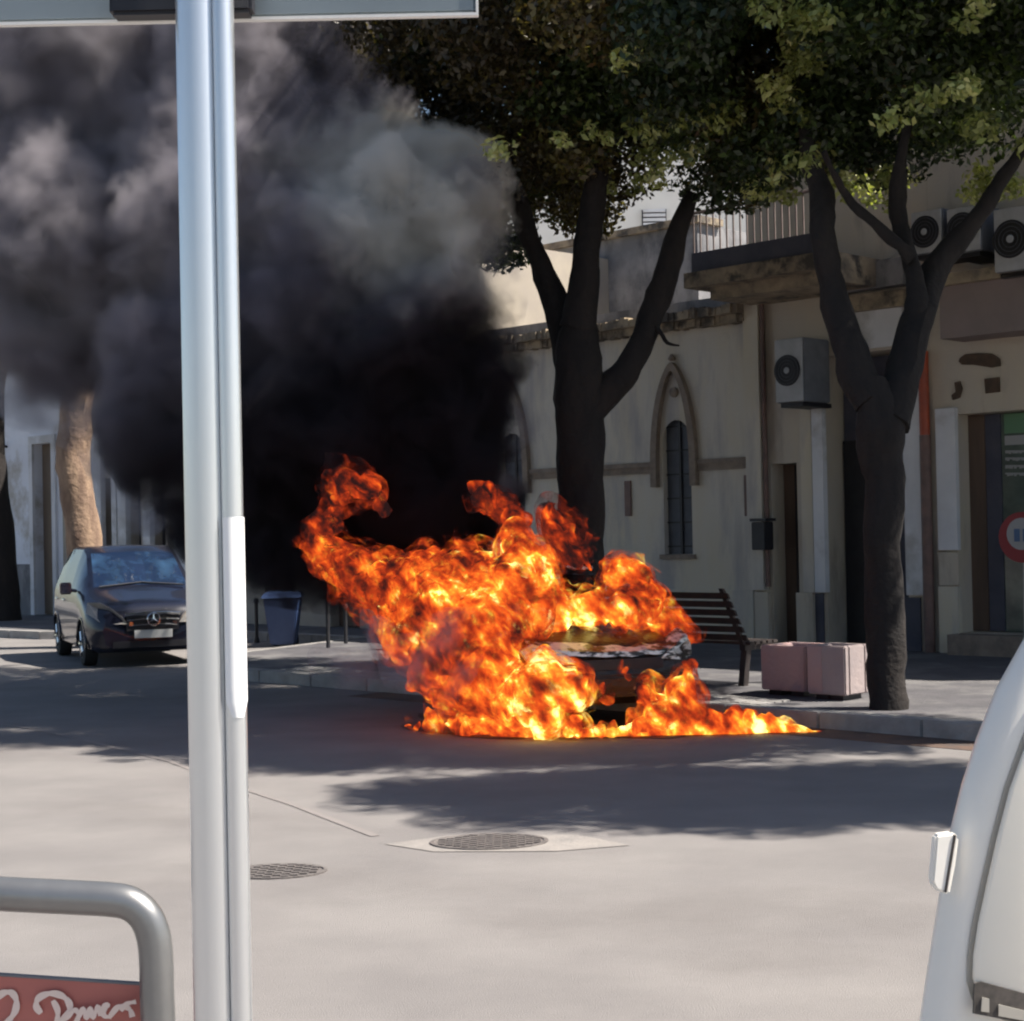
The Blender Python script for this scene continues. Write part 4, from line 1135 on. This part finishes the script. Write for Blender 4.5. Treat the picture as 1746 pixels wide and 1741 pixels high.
def pb(x, y, Y, rpx):                    # ball measured in the photograph at a given distance
    p = at(x, y, Y); return (p.x, p.y, p.z, rpx * Y / F)

# --- smoke: opaque sooty hearts of the billows inside one soft volume
SM = [pb(780, 870, 16.9, 100), pb(650, 830, 16.7, 150), pb(570, 900, 16.9, 105), pb(745, 700, 16.4, 145), pb(590, 680, 16.4, 190),
      pb(690, 520, 16.1, 170), pb(700, 380, 16.3, 150), pb(520, 480, 16.4, 190), pb(470, 850, 16.9, 135), pb(380, 660, 16.8, 190),
      pb(560, 255, 17, 150), pb(400, 330, 17.2, 240), pb(160, 430, 18, 260), pb(180, 150, 18.5, 300), pb(450, 60, 17.6, 220),
      pb(-60, 300, 19, 280), pb(330, 860, 17.6, 80)]
def smoke_mat():
    m = bpy.data.materials.new('smoke'); m.use_nodes = True; nt = m.node_tree; L = nt.links
    for n in list(nt.nodes):
        if n.type != 'OUTPUT_MATERIAL': nt.nodes.remove(n)
    out = nt.nodes['Material Output']
    geo = nn(nt, 'ShaderNodeNewGeometry')
    n1 = nn(nt, 'ShaderNodeTexNoise', i_Scale=.8, i_Detail=6.0, i_Roughness=.62)
    L.new(geo.outputs['Position'], n1.inputs['Vector'])
    sub = nn(nt, 'ShaderNodeVectorMath', operation='SUBTRACT'); sub.inputs[1].default_value = (.5, .5, .5)
    L.new(n1.outputs['Color'], sub.inputs[0])
    sc = nn(nt, 'ShaderNodeVectorMath', operation='MULTIPLY_ADD'); sc.inputs[1].default_value = (2.5, 2.5, 2.5)
    L.new(sub.outputs[0], sc.inputs[0]); L.new(geo.outputs['Position'], sc.inputs[2])
    cur = None
    for (x, y, z, r) in SM:
        d = nn(nt, 'ShaderNodeVectorMath', operation='DISTANCE'); d.inputs[1].default_value = (x, y, z)
        L.new(sc.outputs[0], d.inputs[0])
        q = nn(nt, 'ShaderNodeMath', operation='MULTIPLY_ADD'); q.inputs[1].default_value = -1 / r; q.inputs[2].default_value = 1
        L.new(d.outputs['Value'], q.inputs[0])
        if cur is None: cur = q.outputs[0]
        else:
            mx = nn(nt, 'ShaderNodeMath', operation='MAXIMUM'); L.new(cur, mx.inputs[0]); L.new(q.outputs[0], mx.inputs[1]); cur = mx.outputs[0]
    mr = nn(nt, 'ShaderNodeMapRange', interpolation_type='SMOOTHSTEP'); mr.inputs[1].default_value = -.10; mr.inputs[2].default_value = .34; mr.inputs[4].default_value = 9.0
    L.new(cur, mr.inputs[0])
    vol = nn(nt, 'ShaderNodeVolumePrincipled')
    L.new(mr.outputs[0], vol.inputs['Density'])
    # soot near the seat of the fire, greyer where the plume has mixed with air
    pos = nn(nt, 'ShaderNodeSeparateXYZ'); L.new(geo.outputs['Position'], pos.inputs[0])
    hz = nn(nt, 'ShaderNodeMapRange'); hz.inputs[1].default_value = 3.9; hz.inputs[2].default_value = 6.0
    zx = nn(nt, 'ShaderNodeMath', operation='MULTIPLY_ADD'); zx.inputs[1].default_value = -.42
    L.new(pos.outputs['X'], zx.inputs[0]); L.new(pos.outputs['Z'], zx.inputs[2]); L.new(zx.outputs[0], hz.inputs[0])
    nz = nn(nt, 'ShaderNodeTexNoise', i_Scale=.9, i_Detail=3.0); L.new(geo.outputs['Position'], nz.inputs['Vector'])
    ad = nn(nt, 'ShaderNodeMath', operation='MULTIPLY'); L.new(hz.outputs[0], ad.inputs[0]); L.new(nz.outputs[0], ad.inputs[1])
    cr = nn(nt, 'ShaderNodeValToRGB'); el = cr.color_ramp.elements
    el[0].position = 0; el[0].color = (.05, .045, .055, 1); el[1].position = .62; el[1].color = (.50, .47, .50, 1)
    e = el.new(.3); e.color = (.30, .285, .34, 1)
    L.new(ad.outputs[0], cr.inputs[0])
    pc_ = at(700, 350, 16.2)  # centre of a pale zone: the sunlit billow painted into the smoke colour
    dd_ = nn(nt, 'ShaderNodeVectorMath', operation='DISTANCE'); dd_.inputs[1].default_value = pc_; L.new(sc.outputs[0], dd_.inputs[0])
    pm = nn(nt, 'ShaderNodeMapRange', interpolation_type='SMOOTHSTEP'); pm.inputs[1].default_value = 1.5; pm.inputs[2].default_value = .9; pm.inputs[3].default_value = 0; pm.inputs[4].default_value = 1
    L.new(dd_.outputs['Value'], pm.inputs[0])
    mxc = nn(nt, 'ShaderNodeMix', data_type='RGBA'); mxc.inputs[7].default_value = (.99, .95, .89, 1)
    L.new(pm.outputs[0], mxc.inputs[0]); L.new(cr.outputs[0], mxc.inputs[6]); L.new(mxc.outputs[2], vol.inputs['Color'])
    L.new(vol.outputs[0], out.inputs['Volume'])
    m.cycles.volume_step_rate = .14
    return m
def sdisp(v):
    q = v * .8
    d = mn.noise_vector(q) * .55 + mn.noise_vector(v * 2.1) * .2
    return 0, d
smoke = empty('smoke_plume', (-1.0, 16.2, 1.2), 'thick black and grey smoke billowing up to the left from the burning car', 'smoke')
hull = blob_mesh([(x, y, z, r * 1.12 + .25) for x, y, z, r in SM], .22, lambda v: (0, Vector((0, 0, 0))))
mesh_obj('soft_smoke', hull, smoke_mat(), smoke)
mcore = mat('soot', (.015, .014, .016), (.03, .028, .032), 1.2, 1.0)
for grp in (SM[:5], SM[11:15]):
    core = blob_mesh([(x, y + .15, z, r * .46) for x, y, z, r in grp], .09, sdisp)
    mesh_obj('dense_smoke', core, mcore, smoke, smooth=True)

# --- flames: nested ragged shells, each one glowing by its own heat
def fire_mat():
    m = bpy.data.materials.new('flame'); m.use_nodes = True; nt = m.node_tree; L = nt.links
    for n in list(nt.nodes):
        if n.type != 'OUTPUT_MATERIAL': nt.nodes.remove(n)
    out = nt.nodes['Material Output']
    geo = nn(nt, 'ShaderNodeNewGeometry')
    ah = nn(nt, 'ShaderNodeAttribute', attribute_name='warmth'); ad = nn(nt, 'ShaderNodeAttribute', attribute_name='layer')
    off = nn(nt, 'ShaderNodeVectorMath', operation='MULTIPLY_ADD'); off.inputs[1].default_value = (3.3, 5.1, 2.2)
    cmb = nn(nt, 'ShaderNodeCombineXYZ')
    for i in range(3): L.new(ad.outputs['Fac'], cmb.inputs[i])
    L.new(cmb.outputs[0], off.inputs[0]); L.new(geo.outputs['Position'], off.inputs[2])
    mp0 = nn(nt, 'ShaderNodeMapping'); mp0.inputs['Rotation'].default_value = (0, R(35), 0)
    L.new(geo.outputs['Position'], mp0.inputs[0])
    mp = nn(nt, 'ShaderNodeMapping'); mp.inputs['Scale'].default_value = (1.1, 1, .6)
    L.new(mp0.outputs[0], mp.inputs[0])
    n1 = nn(nt, 'ShaderNodeTexNoise', i_Scale=8.0, i_Detail=3.5, i_Roughness=.52, i_Distortion=.1)
    L.new(mp.outputs[0], n1.inputs['Vector'])
    n2 = nn(nt, 'ShaderNodeTexNoise', i_Scale=5.0, i_Detail=5.0, i_Roughness=.6, i_Distortion=.3)
    L.new(off.outputs[0], n2.inputs['Vector'])
    v = nn(nt, 'ShaderNodeMath', operation='SUBTRACT'); v.inputs[1].default_value = .5; L.new(n1.outputs[0], v.inputs[0])
    v2 = nn(nt, 'ShaderNodeMath', operation='MULTIPLY_ADD'); v2.inputs[1].default_value = 2.1; L.new(v.outputs[0], v2.inputs[0]); L.new(ah.outputs['Fac'], v2.inputs[2])
    cr = nn(nt, 'ShaderNodeValToRGB'); el = cr.color_ramp.elements
    st = [(0, (.010, .004, .004)), (.25, (.10, .010, .004)), (.42, (.27, .024, .005)), (.58, (.46, .065, .008)), (.72, (.56, .15, .014)), (.84, (.70, .38, .03)), (.97, (1.3, 1.0, .30))]
    el[0].position, el[0].color = st[0][0], (*st[0][1], 1); el[1].position, el[1].color = st[-1][0], (*st[-1][1], 1)
    for p_, c_ in st[1:-1]:
        e = el.new(p_); e.color = (*c_, 1)
    n3 = nn(nt, 'ShaderNodeTexNoise', i_Scale=2.8, i_Detail=2.0); L.new(geo.outputs['Position'], n3.inputs['Vector'])
    v3 = nn(nt, 'ShaderNodeMath', operation='MULTIPLY_ADD'); v3.inputs[1].default_value = 1.2; L.new(n3.outputs[0], v3.inputs[0]); L.new(v2.outputs[0], v3.inputs[2])
    v4 = nn(nt, 'ShaderNodeMath', operation='MULTIPLY_ADD'); v4.inputs[1].default_value = .22; L.new(ad.outputs['Fac'], v4.inputs[0]); L.new(v3.outputs[0], v4.inputs[2])
    v5 = nn(nt, 'ShaderNodeMath', operation='SUBTRACT'); v5.inputs[1].default_value = .73; L.new(v4.outputs[0], v5.inputs[0])
    L.new(v5.outputs[0], cr.inputs[0])
    em = nn(nt, 'ShaderNodeEmission'); em.inputs[1].default_value = 1.2; L.new(cr.outputs[0], em.inputs[0])
    tr = nn(nt, 'ShaderNodeBsdfTransparent')
    # opacity: ragged outside, closing towards the heart
    a1 = nn(nt, 'ShaderNodeMath', operation='MULTIPLY_ADD'); a1.inputs[1].default_value = .42; L.new(ad.outputs['Fac'], a1.inputs[0]); L.new(n2.outputs[0], a1.inputs[2])
    mr = nn(nt, 'ShaderNodeMapRange', interpolation_type='SMOOTHSTEP'); mr.inputs[1].default_value = .48; mr.inputs[2].default_value = .92
    L.new(a1.outputs[0], mr.inputs[0])
    mx = nn(nt, 'ShaderNodeMixShader'); L.new(mr.outputs[0], mx.inputs[0]); L.new(tr.outputs[0], mx.inputs[1]); L.new(em.outputs[0], mx.inputs[2])
    L.new(mx.outputs[0], out.inputs['Surface'])
    m.cycles.emission_sampling = 'AUTO'
    return m
FM = fire_mat()
def flames(name, blobs, parent, layers=7, o0=.12, o1=-.09, voxel=.04, wob=.13):
    B = np.array([b[:4] for b in blobs]); H = np.array([b[4] for b in blobs])
    V = []; Fc = []; heat = []; dep = []; base = 0
    for k in range(layers):
        t = k / (layers - 1); off = o0 + (o1 - o0) * t
        bl = [(x, y, z, r + off * min(1, r / .2)) for x, y, z, r, h in blobs if r + off > .02]
        sd = Vector((k * .9, k * 1.7, 0))
        def dsp(v):
            return 0, mn.noise_vector(v * 2.6 + sd) * wob * 1.2 + mn.noise_vector(v * 7 + sd) * wob * .55 + Vector((0, 0, .10 * max(0, mn.noise(v * 5 + sd))))
        me = blob_mesh(bl, voxel, dsp)
        co = np.empty(len(me.vertices) * 3); me.vertices.foreach_get('co', co); co = co.reshape(-1, 3)
        d = np.linalg.norm(co[:, None, :] - B[None, :, :3], axis=2) / B[None, :, 3]
        w = np.exp(-3.0 * d); hh = (w * H).sum(1) / w.sum(1) - .08
        V.append(co); heat.append(hh); dep.append(np.full(len(co), t))
        Fc += [tuple(i + base for i in p.vertices) for p in me.polygons]
        base += len(co); bpy.data.meshes.remove(me)
    V = np.concatenate(V); heat = np.concatenate(heat).astype(np.float32); dep = np.concatenate(dep).astype(np.float32)
    V[:, 2] = np.maximum(V[:, 2], .012 + .002 * dep)
    me = bpy.data.meshes.new(name); me.from_pydata(V.tolist(), [], Fc)
    me.attributes.new('warmth', 'FLOAT', 'POINT').data.foreach_set('value', heat)
    me.attributes.new('layer', 'FLOAT', 'POINT').data.foreach_set('value', dep)
    return mesh_obj(name, me, FM, parent, smooth=True)
def fb(l): return [(*pb(x, y, Y, r), h) for x, y, Y, r, h in l]
fire = empty('car_fire', (.3, 15.0, 0), 'roaring orange and yellow flames wrapped round the burning car', 'fire')
flames('flank_flames', fb([
    (820, 1085, 14.5, 72, .52), (760, 1045, 14.8, 72, .50), (705, 1020, 15.1, 58, .47), (655, 1000, 15.4, 45, .44), (610, 985, 15.6, 38, .42),
    (575, 960, 15.7, 32, .38), (545, 930, 15.8, 22, .34), (700, 1085, 15.0, 40, .46), (760, 1125, 14.7, 52, .48), (835, 1160, 14.2, 55, .56),
    (665, 1060, 15.3, 25, .45), (800, 975, 15.1, 40, .50), (735, 975, 15.3, 35, .46), (860, 1010, 14.8, 55, .62), (900, 975, 14.9, 42, .68), (882, 940, 15, 30, .62),
    (780, 1185, 14.4, 36, .50), (745, 1150, 14.7, 32, .46), (880, 1195, 14.0, 42, .66), (700, 1235, 14.5, 8, .55), (735, 1240, 14.4, 12, .6), (800, 1240, 14.2, 16, .6)]), fire)
flames('bonnet_flames', fb([
    (950, 1040, 14.75, 29, .80), (1010, 1042, 14.75, 27, .80), (1060, 1038, 14.85, 32, .58), (1105, 1045, 14.9, 28, .52), (1145, 1070, 14.9, 20, .46), (1172, 1085, 14.9, 12, .42),
    (1060, 980, 15.2, 24, .60), (1092, 990, 15.2, 22, .58), (1115, 1020, 15.0, 18, .5), (915, 1045, 14.6, 32, .62)]), fire, voxel=.035, wob=.10)
flames('bumper_flames', fb([
    (920, 1175, 13.75, 42, .76), (975, 1175, 13.7, 30, .84), (930, 1228, 13.8, 28, .80), (985, 1240, 13.75, 16, .76), (1040, 1245, 13.75, 11, .72), (1090, 1240, 13.8, 15, .72),
    (1130, 1222, 13.9, 28, .62), (1165, 1185, 14.0, 26, .56), (1172, 1145, 14.1, 14, .48), (1178, 1228, 14.0, 24, .68), (1105, 1185, 13.9, 16, .52), (1030, 1180, 13.8, 9, .5), (1062, 1150, 13.8, 8, .45)]), fire, voxel=.03, wob=.09)
flames('flame_tongue', fb([(955, 900, 15.3, 22, .36), (962, 930, 15.3, 22, .36), (985, 955, 15.3, 18, .38), (945, 880, 15.3, 16, .32), (1005, 925, 15.3, 8, .3)]), fire, voxel=.035)
flames('flame_tongue', fb([(822, 845, 15.3, 16, .26), (850, 862, 15.3, 18, .28), (878, 890, 15.2, 16, .32)]), fire, voxel=.035)
flames('flame_tongue', fb([(585, 822, 15.6, 24, .28), (620, 835, 15.6, 22, .28), (575, 858, 15.6, 16, .3), (650, 865, 15.6, 12, .24), (540, 900, 15.7, 14, .26), (560, 885, 15.7, 12, .28)]), fire, voxel=.035)
hem = []
for a, b in zip(*(lambda k: (k[:-1], k[1:]))([(770, 1236, 14.35, 8, .56), (830, 1245, 14.15, 12, .66), (900, 1251, 14.0, 13, .72), (1000, 1255, 13.95, 12, .74), (1090, 1254, 13.95, 13, .74), (1180, 1248, 13.95, 18, .76), (1240, 1243, 13.95, 17, .76), (1300, 1248, 13.95, 13, .72), (1350, 1251, 13.95, 10, .68), (1403, 1256, 13.95, 5, .7)])):
    for i in range(6): hem.append(tuple(a[j] + (b[j] - a[j]) * i / 6 for j in range(5)))
pool = empty('fuel_fire', at(1290, 1250, 13.9), 'low yellow flames of burning fuel spreading from the car towards the planters', 'fire')
flames('ground_flames', fb(hem + [(1215, 1230, 13.95, 18, .6), (1250, 1226, 13.95, 16, .62), (1278, 1226, 13.95, 13, .58), (1310, 1236, 13.95, 9, .6)]), pool, voxel=.02, wob=.045, o0=.035, o1=-.02)

# --- thin grey veil drifting low beside the flank of the car
VS = [pb(700, 1140, 13.9, 55), pb(770, 1100, 13.8, 60), pb(850, 1060, 13.8, 45), pb(740, 1200, 13.9, 40), pb(660, 1090, 14.2, 45), pb(560, 1130, 14.8, 45), pb(620, 1160, 14.6, 50),
      pb(840, 520, 16.6, 60), pb(860, 620, 16.8, 60), pb(880, 720, 16.9, 55), pb(905, 820, 16.8, 45), pb(860, 800, 16.6, 50), pb(930, 870, 16.6, 35), pb(800, 330, 16.0, 65), pb(835, 430, 16.2, 60),
      pb(100, 640, 19.5, 120), pb(230, 720, 19.5, 120), pb(20, 600, 20, 110), pb(250, 830, 19.5, 90)]
vm = bpy.data.materials.new('thin_smoke'); vm.use_nodes = True; nt = vm.node_tree; L = nt.links
nt.nodes.remove(nt.nodes['Principled BSDF'])
geo = nn(nt, 'ShaderNodeNewGeometry'); n1 = nn(nt, 'ShaderNodeTexNoise', i_Scale=2.2, i_Detail=4.0); L.new(geo.outputs['Position'], n1.inputs['Vector'])
mr = nn(nt, 'ShaderNodeMapRange', interpolation_type='SMOOTHSTEP'); mr.inputs[1].default_value = .42; mr.inputs[2].default_value = .68; mr.inputs[4].default_value = 2.2
L.new(n1.outputs[0], mr.inputs[0])
vol = nn(nt, 'ShaderNodeVolumePrincipled'); vol.inputs['Color'].default_value = (.45, .45, .52, 1)
L.new(mr.outputs[0], vol.inputs['Density']); L.new(vol.outputs[0], nt.nodes['Material Output'].inputs['Volume'])
vm.cycles.volume_step_rate = .3
mesh_obj('thin_smoke', blob_mesh(VS, .12, lambda v: (0, mn.noise_vector(v * 2) * .15)), vm, smoke)
